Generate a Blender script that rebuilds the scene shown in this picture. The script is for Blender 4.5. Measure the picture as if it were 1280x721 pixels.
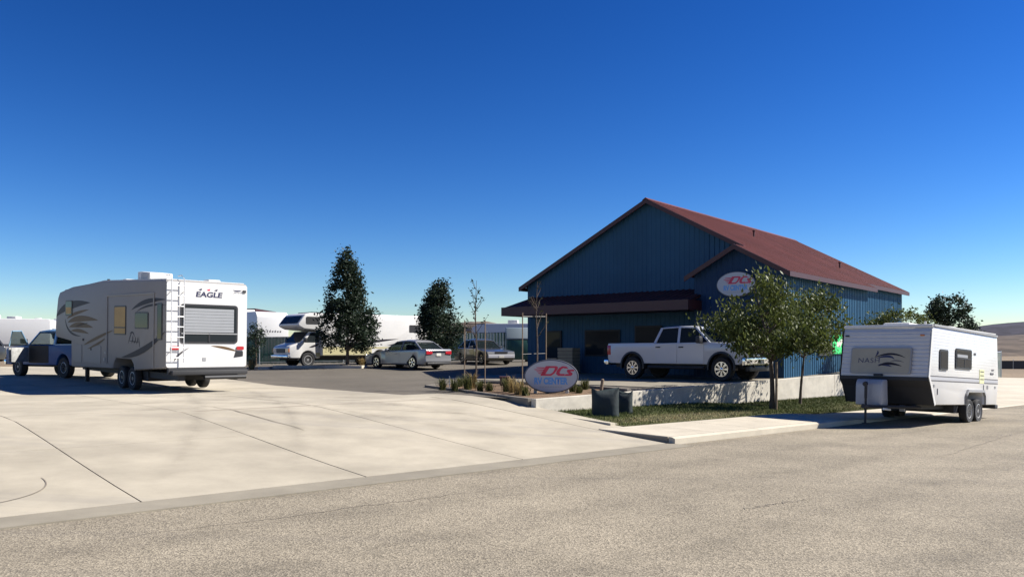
import bpy, bmesh, math, random
from mathutils import Vector, Matrix, noise
random.seed(7)
R = math.radians
for o in list(bpy.data.objects): bpy.data.objects.remove(o)
scene = bpy.context.scene
col = scene.collection

# ------------------------------------------------------------------ camera
CH = 1.8
cam = bpy.data.cameras.new('camera'); cam_o = bpy.data.objects.new('camera', cam); col.objects.link(cam_o)
cam.sensor_width = 36; cam.lens = 1000/1280*36; cam.shift_y = 76.5/1280
cam.clip_start = .1; cam.clip_end = 12000
cam_o.location = (0, 0, CH); cam_o.rotation_euler = (R(90), 0, 0)
scene.camera = cam_o
# ------------------------------------------------------------------ sky and sun
SUN_EL, SUN_AZ = R(41), R(83)          # azimuth clockwise from the view axis (+Y): the sun stands to the right
w = bpy.data.worlds.new('World'); scene.world = w; w.use_nodes = True
nt = w.node_tree; nt.nodes.clear()
sky = nt.nodes.new('ShaderNodeTexSky'); sky.sky_type = 'NISHITA'; sky.sun_disc = False
sky.sun_elevation = SUN_EL; sky.sun_rotation = SUN_AZ
sky.air_density = 1.0; sky.dust_density = 0.0; sky.ozone_density = 3.0; sky.altitude = 300
BGS = .06
hsv = nt.nodes.new('ShaderNodeHueSaturation'); hsv.inputs['Saturation'].default_value = 1.3
k1 = nt.nodes.new('ShaderNodeVectorMath'); k1.operation = 'MULTIPLY'; k1.inputs[1].default_value = (BGS,)*3
gam = nt.nodes.new('ShaderNodeGamma'); gam.inputs['Gamma'].default_value = 1.5      # deep clear desert blue, whole dome alike
k2 = nt.nodes.new('ShaderNodeVectorMath'); k2.operation = 'MULTIPLY'; k2.inputs[1].default_value = (1.58/BGS, 1.54/BGS, 1.78/BGS)
bg = nt.nodes.new('ShaderNodeBackground'); bg.inputs['Strength'].default_value = BGS
out = nt.nodes.new('ShaderNodeOutputWorld')
for x_, y_ in ((sky.outputs[0], hsv.inputs['Color']), (hsv.outputs[0], k1.inputs[0]), (k1.outputs[0], gam.inputs[0]), (gam.outputs[0], k2.inputs[0]), (k2.outputs[0], bg.inputs['Color']), (bg.outputs[0], out.inputs['Surface'])):
    nt.links.new(x_, y_)
sl = bpy.data.lights.new('sun', 'SUN'); sl.energy = 5.0; sl.angle = R(.53); sl.color = (1, .955, .88)
so = bpy.data.objects.new('sun', sl); col.objects.link(so)
sv = Vector((math.sin(SUN_AZ)*math.cos(SUN_EL), math.cos(SUN_AZ)*math.cos(SUN_EL), math.sin(SUN_EL)))
so.rotation_euler = sv.to_track_quat('Z', 'Y').to_euler(); so.location = (60, -20, 80)
scene.view_settings.view_transform = 'Standard'; scene.view_settings.look = 'None'
scene.view_settings.exposure = .95; scene.view_settings.gamma = 1
scene.render.engine = 'CYCLES'

# ------------------------------------------------------------------ materials
MATS = {}
def obj_tone(n, b, ov):
    """each panel or slab a little lighter or darker than its neighbour"""
    oi = n.nodes.new('ShaderNodeObjectInfo'); mr = n.nodes.new('ShaderNodeMapRange'); mr.inputs[3].default_value = 1-ov; mr.inputs[4].default_value = 1+ov
    n.links.new(oi.outputs['Random'], mr.inputs[0]); mx = n.nodes.new('ShaderNodeMix'); mx.data_type = 'RGBA'; mx.blend_type = 'MULTIPLY'; mx.inputs[0].default_value = 1
    bc = b.inputs['Base Color']
    if bc.is_linked: n.links.new(bc.links[0].from_socket, mx.inputs[6])
    else: mx.inputs[6].default_value = bc.default_value
    n.links.new(mr.outputs[0], mx.inputs[7]); n.links.new(mx.outputs[2], bc)
def M(name, c, rough=.6, metal=0., var=0., vs=3., bump=0., bs=40., coat=0., spec=.5, c2=None, detail=6., ov=0.):
    """principled with noise-driven colour variation, optional fine bump and low dust"""
    if name in MATS: return MATS[name]
    m = bpy.data.materials.new(name); m.use_nodes = True; n = m.node_tree; b = n.nodes['Principled BSDF']
    b.inputs['Roughness'].default_value = rough; b.inputs['Metallic'].default_value = metal
    b.inputs['Specular IOR Level'].default_value = spec
    if coat: b.inputs['Coat Weight'].default_value = coat; b.inputs['Coat Roughness'].default_value = .08
    b.inputs['Base Color'].default_value = (*c, 1)
    tc = n.nodes.new('ShaderNodeTexCoord')
    if var or c2:
        nz = n.nodes.new('ShaderNodeTexNoise'); nz.inputs['Scale'].default_value = vs; nz.inputs['Detail'].default_value = detail
        nz.inputs['Roughness'].default_value = .62
        n.links.new(tc.outputs['Object'], nz.inputs['Vector'])
        rp = n.nodes.new('ShaderNodeValToRGB'); rp.color_ramp.elements[0].position = .3; rp.color_ramp.elements[1].position = .7
        lo = c2 if c2 else tuple(x*(1-var) for x in c)
        hi = c if c2 else tuple(min(1, x*(1+var)) for x in c)
        rp.color_ramp.elements[0].color = (*lo, 1); rp.color_ramp.elements[1].color = (*hi, 1)
        n.links.new(nz.outputs['Fac'], rp.inputs[0]); n.links.new(rp.outputs[0], b.inputs['Base Color'])
    if ov: obj_tone(n, b, ov)
    if bump:
        nb = n.nodes.new('ShaderNodeTexNoise'); nb.inputs['Scale'].default_value = bs; nb.inputs['Detail'].default_value = 4
        n.links.new(tc.outputs['Object'], nb.inputs['Vector'])
        bp = n.nodes.new('ShaderNodeBump'); bp.inputs['Strength'].default_value = bump; bp.inputs['Distance'].default_value = .02
        n.links.new(nb.outputs['Fac'], bp.inputs['Height']); n.links.new(bp.outputs[0], b.inputs['Normal'])
    MATS[name] = m; return m

def glass(name, tint=(.02, .025, .028), clear=.0):
    if name in MATS: return MATS[name]
    m = bpy.data.materials.new(name); m.use_nodes = True; n = m.node_tree; b = n.nodes['Principled BSDF']
    b.inputs['Base Color'].default_value = (*tint, 1); b.inputs['Roughness'].default_value = .04; b.inputs['Specular IOR Level'].default_value = .08
    if clear:
        tr = n.nodes.new('ShaderNodeBsdfTransparent'); tr.inputs[0].default_value = (.62, .68, .68, 1)
        mx = n.nodes.new('ShaderNodeMixShader'); mx.inputs[0].default_value = clear
        n.links.new(b.outputs[0], mx.inputs[1]); n.links.new(tr.outputs[0], mx.inputs[2])
        n.links.new(mx.outputs[0], n.nodes['Material Output'].inputs['Surface'])
    MATS[name] = m; return m

def ground_mat(name, base, dark, fine_scale, fine_amt, stain_scale, stain_amt, bump, spots=None, streak=None, ov=0., sk=.5):
    """weathered ground: aggregate grain + broad stains (+ dark tyre streaks along a world direction)"""
    m = bpy.data.materials.new(name); m.use_nodes = True; n = m.node_tree; L = n.links; b = n.nodes['Principled BSDF']
    b.inputs['Roughness'].default_value = .9; b.inputs['Specular IOR Level'].default_value = .25
    geo = n.nodes.new('ShaderNodeNewGeometry')
    def noi(scale, detail, rough=.6, vec=None):
        x = n.nodes.new('ShaderNodeTexNoise'); x.inputs['Scale'].default_value = scale; x.inputs['Detail'].default_value = detail
        x.inputs['Roughness'].default_value = rough; L.new(vec if vec else geo.outputs['Position'], x.inputs['Vector']); return x
    def ramp(inp, p0, p1, c0, c1):
        x = n.nodes.new('ShaderNodeValToRGB'); e = x.color_ramp.elements; e[0].position = p0; e[1].position = p1
        e[0].color = (c0, c0, c0, 1); e[1].color = (c1, c1, c1, 1); L.new(inp, x.inputs[0]); return x
    def mix(mode, fac, a, bb):
        x = n.nodes.new('ShaderNodeMix'); x.data_type = 'RGBA'; x.blend_type = mode
        if isinstance(fac, float): x.inputs[0].default_value = fac
        else: L.new(fac, x.inputs[0])
        for i, s in ((6, a), (7, bb)):
            if isinstance(s, tuple): x.inputs[i].default_value = (*s, 1)
            else: L.new(s, x.inputs[i])
        return x
    st = ramp(noi(stain_scale, 8, .65).outputs['Fac'], .35, .68, 0, 1)
    c = mix('MIX', st.outputs[0], tuple(x*(1-stain_amt) for x in base), base)
    st2 = ramp(noi(stain_scale*.22, 5, .6).outputs['Fac'], .38, .66, 1-stain_amt*.7, 1.04)
    c = mix('MULTIPLY', 1., c.outputs[2], st2.outputs[0])
    vo = n.nodes.new('ShaderNodeTexVoronoi'); vo.inputs['Scale'].default_value = fine_scale; L.new(geo.outputs['Position'], vo.inputs['Vector'])
    sep = n.nodes.new('ShaderNodeSeparateColor'); L.new(vo.outputs['Color'], sep.inputs[0])
    fr = ramp(sep.outputs[0], 0, 1, 1-fine_amt, 1+fine_amt*.55)
    c = mix('MULTIPLY', 1., c.outputs[2], fr.outputs[0])
    if streak:
        mp = n.nodes.new('ShaderNodeMapping'); mp.inputs['Rotation'].default_value = (0, 0, streak); mp.inputs['Scale'].default_value = (.05, 1.1, 1)
        L.new(geo.outputs['Position'], mp.inputs['Vector'])
        s = ramp(noi(1.0, 5, .6, mp.outputs[0]).outputs['Fac'], .54, .78, 0, sk)
        c = mix('MIX', s.outputs[0], c.outputs[2], dark)
    if spots:
        s = ramp(noi(spots, 3, .5).outputs['Fac'], .70, .78, 0, .6)
        c = mix('MIX', s.outputs[0], c.outputs[2], dark)
    L.new(c.outputs[2], b.inputs['Base Color'])
    if ov: obj_tone(n, b, ov)
    bp = n.nodes.new('ShaderNodeBump'); bp.inputs['Strength'].default_value = bump; bp.inputs['Distance'].default_value = .006
    L.new(vo.outputs['Distance'], bp.inputs['Height']); L.new(bp.outputs[0], b.inputs['Normal'])
    MATS[name] = m; return m

ROADDIR = R(42)   # world angle of the road axis
m_road = ground_mat('chip_seal_asphalt', (.335, .288, .212), (.10, .09, .08), 62, .5, .8, .2, .9, spots=.45, streak=-ROADDIR, sk=.35)
m_conc = ground_mat('driveway_concrete', (.49, .435, .335), (.25, .23, .2), 260, .07, .6, .27, .15, streak=-R(150), ov=.05, sk=.8)
m_conc2 = ground_mat('walk_concrete', (.55, .49, .385), (.3, .27, .23), 260, .06, 1.5, .17, .15, ov=.04)
m_gutter = ground_mat('gutter_concrete', (.29, .258, .198), (.2, .18, .16), 260, .08, 1.2, .2, .15, streak=-ROADDIR)
m_lot = ground_mat('lot_asphalt', (.155, .136, .108), (.07, .065, .06), 120, .25, .5, .22, .5, streak=-R(10))
m_dirt = ground_mat('dry_dirt', (.28, .22, .15), (.2, .15, .1), 30, .2, .25, .22, .4)
m_field = ground_mat('dry_field', (.27, .20, .125), (.2, .14, .09), 3, .25, .05, .25, .2)
m_mulch = ground_mat('planter_bark', (.25, .165, .10), (.12, .08, .05), 35, .5, 1.5, .3, 1.)
m_lsoil = ground_mat('lawn_soil', (.105, .105, .036), (.05, .04, .02), 25, .4, 1.2, .35, 1.)
m_kerb = ground_mat('scuff_shade_kerb', (.24, .215, .18), (.1, .09, .08), 200, .1, 2., .3, .2)  # stained kerb concrete, darkened further to imitate the shade on its faces
m_hill1 = ground_mat('brush_hill', (.052, .048, .07), (.04, .04, .04), .05, .3, .012, .5, .0)
m_hill2 = ground_mat('dry_hill', (.20, .15, .11), (.13, .10, .07), .06, .45, .025, .55, .0)
m_joint = M('joint_dirt', (.25, .21, .155), .95)
m_tar = M('crack_tar', (.2, .17, .13), .9)
m_wallw = M('painted_block', (.48, .44, .365), .85, var=.18, vs=2.2, bump=.25, bs=18)
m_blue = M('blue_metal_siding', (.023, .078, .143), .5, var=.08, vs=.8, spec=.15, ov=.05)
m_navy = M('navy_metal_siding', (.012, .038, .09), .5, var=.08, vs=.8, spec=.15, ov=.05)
m_redroof = M('red_metal_roof', (.118, .036, .030), .55, var=.18, vs=.5, spec=.15, ov=.08)
m_redtrim = M('red_trim', (.05, .012, .011), .5)
m_darkin = M('dark_interior', (.02, .02, .022), .8)
m_white = M('gelcoat_white', (.62, .61, .585), .35, coat=.3, var=.03, vs=1.2)
m_eside = M('fibreglass_shade_grey', (.25, .238, .225), .5, spec=.2, var=.03, vs=1.0)  # grey fibreglass, colour lowered to deepen the shade on the trailer sides
m_roofm = M('rubber_roof', (.6, .59, .56), .6, var=.06)
m_cream = M('cream_panel', (.52, .5, .4), .35, var=.04)
m_gold = M('gold_band', (.46, .42, .24), .4)
m_black = M('black_plastic', (.018, .018, .02), .5)
m_rubber = M('tyre_rubber', (.022, .022, .023), .85, bump=.3, bs=60)
m_chrome = M('bright_metal', (.72, .73, .74), .18, metal=1.)
m_alu = M('satin_aluminium', (.68, .68, .67), .4, metal=.3, var=.08)
m_frame = M('chassis_black', (.025, .025, .027), .7)
m_wpaint = M('truck_white_paint', (.50, .51, .53), .25, coat=.8)
m_silver = M('sedan_silver_paint', (.25, .255, .265), .3, metal=.35, coat=.8)
m_cgrey = M('car_dark_paint', (.075, .077, .075), .3, metal=.4, coat=.8)
m_bluep = M('pickup_blue_paint', (.018, .075, .22), .45, spec=.2)
m_lblue = M('pickup_light_blue', (.20, .34, .46), .35, coat=.6)
m_glass = glass('dark_glass'); m_clear = glass('clear_glass', (.03, .04, .04), .72)
m_shade = M('window_blind', (.27, .28, .29), .6, var=.06, vs=1.5)
m_amber = M('amber_blind', (.42, .26, .07), .6, var=.1)
m_redl = M('red_lens', (.42, .02, .03), .15, coat=.6)
m_amb = M('amber_lens', (.6, .2, .05), .2)
m_lens = M('headlamp_lens', (.55, .56, .57), .12, metal=.5)
m_swd = M('swoosh_dark', (.028, .025, .034), .5, spec=.12)
m_swt = M('swoosh_tan', (.125, .08, .042), .5, spec=.12)
m_swg = M('swoosh_grey', (.12, .115, .12), .5, spec=.12)
m_tanp = M('tan_panel', (.40, .335, .25), .4)
m_let = M('lettering_navy', (.03, .03, .07), .4)
m_grey = M('grey_plastic', (.30, .30, .30), .5)
m_lpc = M('propane_cover', (.33, .34, .37), .45, var=.1, vs=4)
m_signw = M('sign_face', (.42, .42, .45), .35)
m_red = M('sign_red', (.55, .02, .07), .4); m_sblue = M('sign_blue', (.10, .30, .62), .4)
m_signr = M('sign_rim', (.10, .10, .11), .4)
m_post = M('white_post', (.55, .53, .48), .6)
m_wood = M('stake_wood', (.20, .145, .095), .8, var=.2, vs=14)
m_bark = M('bark', (.085, .062, .045), .9, var=.3, vs=9, bump=.6, bs=14)
m_sack = M('green_black_cover', (.009, .018, .020), .7, var=.35, vs=3.5, bump=.5, bs=7)
m_green = M('dark_green_paint', (.022, .10, .085), .5, var=.12)
m_fgreen = M('fence_green_slats', (.025, .085, .065), .6, var=.2, vs=1.5)
m_fpale = M('pale_slat', (.34, .42, .40), .6)
m_galv = M('galvanised', (.42, .44, .44), .45, metal=.6)
m_neon = M('green_poster', (.03, .62, .16), .4)
m_brown = M('dark_red_box', (.11, .045, .05), .7)
m_tan = M('tan_board', (.33, .26, .16), .8, var=.15)
m_stucco = M('grey_stucco', (.14, .135, .135), .85)

def leaf_mat(name, c, var=.45):
    m = bpy.data.materials.new(name); m.use_nodes = True; n = m.node_tree; L = n.links; b = n.nodes['Principled BSDF']
    b.inputs['Roughness'].default_value = .5; b.inputs['Specular IOR Level'].default_value = .2
    at = n.nodes.new('ShaderNodeAttribute'); at.attribute_name = 'leafvar'
    rp = n.nodes.new('ShaderNodeValToRGB'); e = rp.color_ramp.elements
    e[0].color = (*[x*(1-var) for x in c], 1); e[1].color = (min(1, c[0]*(1+var*1.5)), c[1]*(1+var), c[2]*(1+var*.6), 1)
    L.new(at.outputs['Fac'], rp.inputs[0]); L.new(rp.outputs[0], b.inputs['Base Color'])
    tl = n.nodes.new('ShaderNodeBsdfTranslucent'); L.new(rp.outputs[0], tl.inputs[0])
    mx = n.nodes.new('ShaderNodeMixShader'); mx.inputs[0].default_value = .3
    L.new(b.outputs[0], mx.inputs[1]); L.new(tl.outputs[0], mx.inputs[2]); L.new(mx.outputs[0], n.nodes['Material Output'].inputs['Surface'])
    return m
m_leafA = leaf_mat('leaf_olive', (.072, .098, .026)); m_leafD = leaf_mat('leaf_dark', (.022, .038, .024))
m_leafB = leaf_mat('leaf_dull', (.028, .037, .018)); m_dry = leaf_mat('straw', (.27, .215, .10), .3)
m_tuft = leaf_mat('tuft_green', (.075, .088, .03), .4)

# ------------------------------------------------------------------ mesh helpers
class G:
    def __init__(s): s.v = []; s.f = []
    def add(s, vs, fs):
        k = len(s.v); s.v += [tuple(v) for v in vs]; s.f += [tuple(i+k for i in f) for f in fs]; return s
    def box(s, x0, x1, y0, y1, z0, z1):
        return s.add([(x0,y0,z0),(x1,y0,z0),(x1,y1,z0),(x0,y1,z0),(x0,y0,z1),(x1,y0,z1),(x1,y1,z1),(x0,y1,z1)],
                     [(0,3,2,1),(4,5,6,7),(0,1,5,4),(1,2,6,5),(2,3,7,6),(3,0,4,7)])
    def loft(s, rings, cap=True, closed=True):
        n = len(rings[0]); vs = [p for r in rings for p in r]; fs = []
        for i in range(len(rings)-1):
            for j in range(n if closed else n-1):
                a = i*n+j; b_ = i*n+(j+1) % n; fs.append((a, b_, b_+n, a+n))
        if cap: fs.append(tuple(range(n-1, -1, -1))); fs.append(tuple(range((len(rings)-1)*n, len(rings)*n)))
        return s.add(vs, fs)
    def prism(s, poly, y0, y1):        # polygon in x,z extruded along y
        return s.loft([[(x, y0, z) for x, z in poly], [(x, y1, z) for x, z in poly]])
    def slab(s, pts, nrm, th):         # planar polygon in 3D extruded along its normal
        nrm = Vector(nrm)*th; return s.loft([[Vector(p) for p in pts], [Vector(p)+nrm for p in pts]])
    def tube(s, path, rad, n=8):
        path = [Vector(p) for p in path]; rings = []
        for i, p in enumerate(path):
            t = (path[min(i+1, len(path)-1)]-path[max(i-1, 0)]).normalized()
            a = t.cross(Vector((0, 0, 1)) if abs(t.z) < .9 else Vector((1, 0, 0))).normalized(); b_ = t.cross(a)
            r = rad[i] if isinstance(rad, (list, tuple)) else rad
            rings.append([p+a*math.cos(k/n*2*math.pi)*r+b_*math.sin(k/n*2*math.pi)*r for k in range(n)])
        return s.loft(rings)
    def lathe(s, prof, n=24, axis='y', c=(0, 0, 0)):      # prof: (radius, along)
        rings = []
        for r, h in prof:
            ring = []
            for k in range(n):
                a = k/n*2*math.pi; u, v = r*math.cos(a), r*math.sin(a)
                ring.append({'y': (c[0]+u, c[1]+h, c[2]+v), 'z': (c[0]+u, c[1]+v, c[2]+h), 'x': (c[0]+h, c[1]+u, c[2]+v)}[axis])
            rings.append(ring)
        return s.loft(rings)
    def mesh(s, name, mat, bevel=0., seg=2, smooth=True, ang=35, fix=True):
        me = bpy.data.meshes.new(name); me.from_pydata(s.v, [], s.f)
        if fix or bevel:
            bm = bmesh.new(); bm.from_mesh(me)
            if fix: bmesh.ops.recalc_face_normals(bm, faces=bm.faces)
            if bevel:
                es = [e for e in bm.edges if len(e.link_faces) == 2 and e.calc_face_angle(0) > R(28)]
                bmesh.ops.bevel(bm, geom=es, offset=bevel, segments=seg, affect='EDGES', profile=.5, clamp_overlap=True)
            bm.to_mesh(me); bm.free()
        me.materials.append(mat)
        if smooth: me.shade_smooth(); me.set_sharp_from_angle(angle=R(ang))
        return me
    def obj(s, name, mat, parent=None, **k): return link(name, s.mesh(name, mat, **k), parent)
def link(name, me, parent=None):
    o = bpy.data.objects.new(name, me); col.objects.link(o)
    if parent: o.parent = parent
    return o
def tag(o, label, cat, group=None, kind=None):
    if label: o['label'] = label
    if cat: o['category'] = cat
    if group: o['group'] = group
    if kind: o['kind'] = kind
    return o
def thing(name, label, cat, loc=(0, 0, 0), rz=0., pitch=0., group=None):
    o = bpy.data.objects.new(name, None); col.objects.link(o); o.empty_display_size = .2
    o.location = loc; o.rotation_euler = (0, -R(pitch), R(rz)); return tag(o, label, cat, group)
def struct(o): o['kind'] = 'structure'; return o
def copy_tree(o, parent=None):
    c = o.copy(); col.objects.link(c); c.parent = parent
    for ch in o.children: copy_tree(ch, c)
    return c
def plate(name, pts, nrm, th, mat, parent, bevel=0.): return G().slab(pts, nrm, th).obj(name, mat, parent, smooth=False, bevel=bevel)
def rrect(a0, a1, b0, b1, r, n=3):
    out = []
    for cx, cy, s in ((a1-r, b1-r, 0), (a0+r, b1-r, 90), (a0+r, b0+r, 180), (a1-r, b0+r, 270)):
        for k in range(n+1): a = R(s+90*k/n); out.append((cx+r*math.cos(a), cy+r*math.sin(a)))
    return out
def swoosh(p0, p1, p2, wmid, n=10, w0=0., w2=0.):
    p0, p1, p2 = Vector(p0), Vector(p1), Vector(p2); L_, R_ = [], []
    for i in range(n+1):
        t = i/n; p = p0*(1-t)**2+p1*2*t*(1-t)+p2*t*t; d_ = ((p1-p0)*(1-t)+(p2-p1)*t).normalized(); nn = Vector((-d_.y, d_.x))
        wd = w0*(1-t)+w2*t+wmid*math.sin(math.pi*t)**.8; wd = max(wd, .004); L_.append(p+nn*wd/2); R_.append(p-nn*wd/2)
    return [tuple(x) for x in L_+R_[::-1]]
def text(name, body, mat, parent, origin, xd, yd, width, height=None, bold=.0, shear=0., ext=.002, spacing=1.):
    cu = bpy.data.curves.new(name, 'FONT'); cu.body = body; cu.size = 1; cu.offset = bold; cu.shear = shear; cu.space_character = spacing
    o = bpy.data.objects.new(name, cu); col.objects.link(o)
    me = bpy.data.meshes.new_from_object(o.evaluated_get(bpy.context.evaluated_depsgraph_get())); bpy.data.objects.remove(o)
    xs = [v.co.x for v in me.vertices]; ys = [v.co.y for v in me.vertices]; x0, x1, y0, y1 = min(xs), max(xs), min(ys), max(ys)
    sx = width/(x1-x0); sy = (height/(y1-y0)) if height else sx
    xd, yd = Vector(xd).normalized(), Vector(yd).normalized(); nn = xd.cross(yd); og = Vector(origin)
    for v in me.vertices: v.co = og+xd*(v.co.x-x0)*sx+yd*(v.co.y-y0)*sy+nn*ext
    me.materials.clear(); me.materials.append(mat); return link(name, me, parent)

# ------------------------------------------------------------------ place: road frame (t along the road, p into the lot)
TH = R(48); D = Vector((math.sin(TH), math.cos(TH))); N = Vector((-math.cos(TH), math.sin(TH)))
def RP(t, p): v = D*t+N*p; return v.x, v.y
def TP(x, y): v = Vector((x, y)); return v.dot(D), v.dot(N)
def clamp(x, a, b): return max(a, min(b, x))
def sstep(a, b, x): x = clamp((x-a)/(b-a), 0, 1); return x*x*(3-2*x)
def zroad(t): return -.01*clamp(t, -80, 300)
def zlot(t, p): return .48+.018*clamp(t-15, 0, 20)+.03*clamp(p-28, 0, 8)
def zdrive(t, p):
    if p < 10.05: return zroad(t)+.012
    k = clamp((p-10.05)/7.6, 0, 1); k = k*.75+.25*k*k*(3-2*k)
    return (zroad(t)+.02)*(1-k)+zlot(t, p)*k
def zwalk(t): return zroad(t)+.03+.12*(1-sstep(21., 24., t))
def zlawn(t, p): return zwalk(t)+.02+.045*(p-12.)*(1+.4*sstep(20, 30, t))
def grid(name, t0, t1, p0, p1, nt_, np_, zf, mat, parent=None, skirt=.0, gap=0.):
    g = G(); t0 += gap; t1 -= gap; p0 += gap; p1 -= gap
    for i in range(nt_+1):
        for j in range(np_+1):
            t = t0+(t1-t0)*i/nt_; p = p0+(p1-p0)*j/np_; x, y = RP(t, p); g.v.append((x, y, zf(t, p)))
    w_ = np_+1
    for i in range(nt_):
        for j in range(np_): a = i*w_+j; g.f.append((a, a+w_, a+w_+1, a+1))
    if skirt:
        ring = [i*w_ for i in range(nt_+1)]+[nt_*w_+j for j in range(1, w_)]+[i*w_+np_ for i in range(nt_-1, -1, -1)]+[j for j in range(np_-1, 0, -1)]
        k = len(g.v)
        for a in ring: x, y, z = g.v[a]; g.v.append((x, y, z-skirt))
        m_ = len(ring)
        for i in range(m_): j = (i+1) % m_; g.f.append((ring[i], k+i, k+j, ring[j]))
    return g.obj(name, mat, parent, smooth=True, ang=30, fix=True)

# ground sheet to the horizon
g = G(); ax = [-6000, -2500, -900, -300, -120, -60, -30, 0, 30, 60, 120, 300, 900, 2500, 6000]
for t in ax:
    for p in ax: x, y = RP(t, p); g.v.append((x, y, zroad(t)-.10))
for i in range(14):
    for j in range(14): a = i*15+j; g.f.append((a, a+15, a+16, a+1))
struct(g.obj('ground', m_field, smooth=False))
# road, gutter
struct(grid('road', -70, 260, -14, 9.9, 60, 6, lambda t, p: zroad(t)+.02*math.cos(p/14*1.5)-.012, m_road))
gut = struct(grid('gutter', -40, 13.4, 9.48, 10.03, 40, 2, lambda t, p: zroad(t)+.016+.01*(p-9.5), m_gutter, skirt=.08))
# driveway base sheet and its slabs
drv = struct(grid('driveway', -9.3, 13.35, 10.03, 60, 14, 40, lambda t, p: zdrive(t, p)-.010, m_joint))
tj = [-9.3, -6.2, -3.1, 0, 3.1, 6.2, 9.3, 13.3]
pj = [10.05, 14.1, 18.3, 22.5, 26.7, 31., 35.5, 40., 46., 53., 60.]
for i in range(len(tj)-1):
    for j in range(len(pj)-1):
        dz = random.uniform(-.002, .002)
        grid('slab', tj[i], tj[i+1], pj[j], pj[j+1], 4, 4, lambda t, p: zdrive(t, p)+dz, m_conc, drv, skirt=.010, gap=.010)
def strip(name, pts, wd, zf, mat, parent):
    g = G(); P = [Vector(RP(t, p)) for t, p in pts]
    for i, q in enumerate(P):
        tn = (P[min(i+1, len(P)-1)]-P[max(i-1, 0)]).normalized(); nn = Vector((-tn.y, tn.x)); k = wd*(.4+.6*math.sin(math.pi*(i+.3)/(len(P)-.4)))
        for s_ in (-1, 1): a = q+nn*k*s_/2; t, p = TP(a.x, a.y); g.v.append((a.x, a.y, zf(t, p)+.008))
    for i in range(len(P)-1): g.f.append((2*i, 2*i+1, 2*i+3, 2*i+2))
    return g.obj(name, mat, parent, smooth=False)
def wob(a, b, n, am):
    return [(a[0]+(b[0]-a[0])*i/n+random.uniform(-am, am), a[1]+(b[1]-a[1])*i/n+random.uniform(-am, am)) for i in range(n+1)]
def arc(p0, p1, p2, n_=40): return [((1-k)**2*p0[0]+2*k*(1-k)*p1[0]+k*k*p2[0], (1-k)**2*p0[1]+2*k*(1-k)*p1[1]+k*k*p2[1]) for k in [i/n_ for i in range(n_+1)]]
strip('crack', arc((1.3, 10.6), (2.5, 10.9), (2.45, 12.0), 24), .022, zdrive, m_tar, drv)
strip('crack', wob((7.4, 14.2), (7.2, 19.0), 16, .03), .03, zdrive, m_tar, drv)
strip('crack', wob((9.6, 16.6), (12.2, 14.8), 16, .04), .02, zdrive, m_tar, drv)
def tyre_mat():
    m = bpy.data.materials.new('tyre_scuff'); m.use_nodes = True; n = m.node_tree; b = n.nodes['Principled BSDF']; b.inputs['Base Color'].default_value = (.10, .088, .07, 1); b.inputs['Roughness'].default_value = .9
    g_ = n.nodes.new('ShaderNodeNewGeometry'); nz = n.nodes.new('ShaderNodeTexNoise'); nz.inputs['Scale'].default_value = 1.7; nz.inputs['Detail'].default_value = 8; nz.inputs['Roughness'].default_value = .75
    rp = n.nodes.new('ShaderNodeValToRGB'); e = rp.color_ramp.elements; e[0].position = .38; e[0].color = (0, 0, 0, 1); e[1].position = .8; e[1].color = (.26, .26, .26, 1)
    tr_ = n.nodes.new('ShaderNodeBsdfTransparent'); mx = n.nodes.new('ShaderNodeMixShader')
    n.links.new(g_.outputs['Position'], nz.inputs['Vector']); n.links.new(nz.outputs['Fac'], rp.inputs[0]); at = n.nodes.new('ShaderNodeAttribute'); at.attribute_name = 'edge'; ml = n.nodes.new('ShaderNodeMath'); ml.operation = 'MULTIPLY'; n.links.new(rp.outputs[0], ml.inputs[0]); n.links.new(at.outputs['Fac'], ml.inputs[1]); n.links.new(ml.outputs[0], mx.inputs[0]); n.links.new(tr_.outputs[0], mx.inputs[1]); n.links.new(b.outputs[0], mx.inputs[2]); n.links.new(mx.outputs[0], n.nodes['Material Output'].inputs['Surface']); return m
m_scuff = tyre_mat()
def scuff(pts, wd, zf, parent):
    """worn band with edges that fade out"""
    g = G(); P = [Vector(RP(t, p)) for t, p in pts]; al = []; n_ = len(P)
    for i, q in enumerate(P):
        tn = (P[min(i+1, n_-1)]-P[max(i-1, 0)]).normalized(); nn = Vector((-tn.y, tn.x))
        for c in (-1, -.5, 0, .5, 1):
            a = q+nn*c*wd/2; t, p = TP(a.x, a.y); g.v.append((a.x, a.y, zf(t, p)+.008)); al.append((1-abs(c))*min(1, 4*min(i, n_-1-i)/n_))
    for i in range(n_-1):
        for c in range(4): k = i*5+c; g.f.append((k, k+1, k+6, k+5))
    me = g.mesh('tyre_mark', m_scuff, smooth=False); at = me.attributes.new('edge', 'FLOAT', 'POINT'); at.data.foreach_set('value', al); return link('tyre_mark', me, parent)
for p0, p1, p2, w_ in (((13.2, 10.6), (11.0, 16.5), (8.0, 30.), .5), ((11.3, 10.2), (9.4, 16.), (6.2, 29.), .5), ((5.0, 10.2), (9.0, 16), (12.5, 31.), .45), ((3.2, 10.4), (7.2, 16.8), (10.6, 31.), .45), ((12.9, 13.2), (9.0, 15.2), (3.5, 21.), .8), ((12.8, 15.8), (9.5, 17.4), (4.4, 23.), .8), ((12.9, 18.2), (10., 20.), (6, 27.), 1.2)):
    scuff(arc(p0, p1, p2, 60), w_, lambda t, p: zdrive(t, p)+.004, drv)
road = bpy.data.objects['road']
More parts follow.
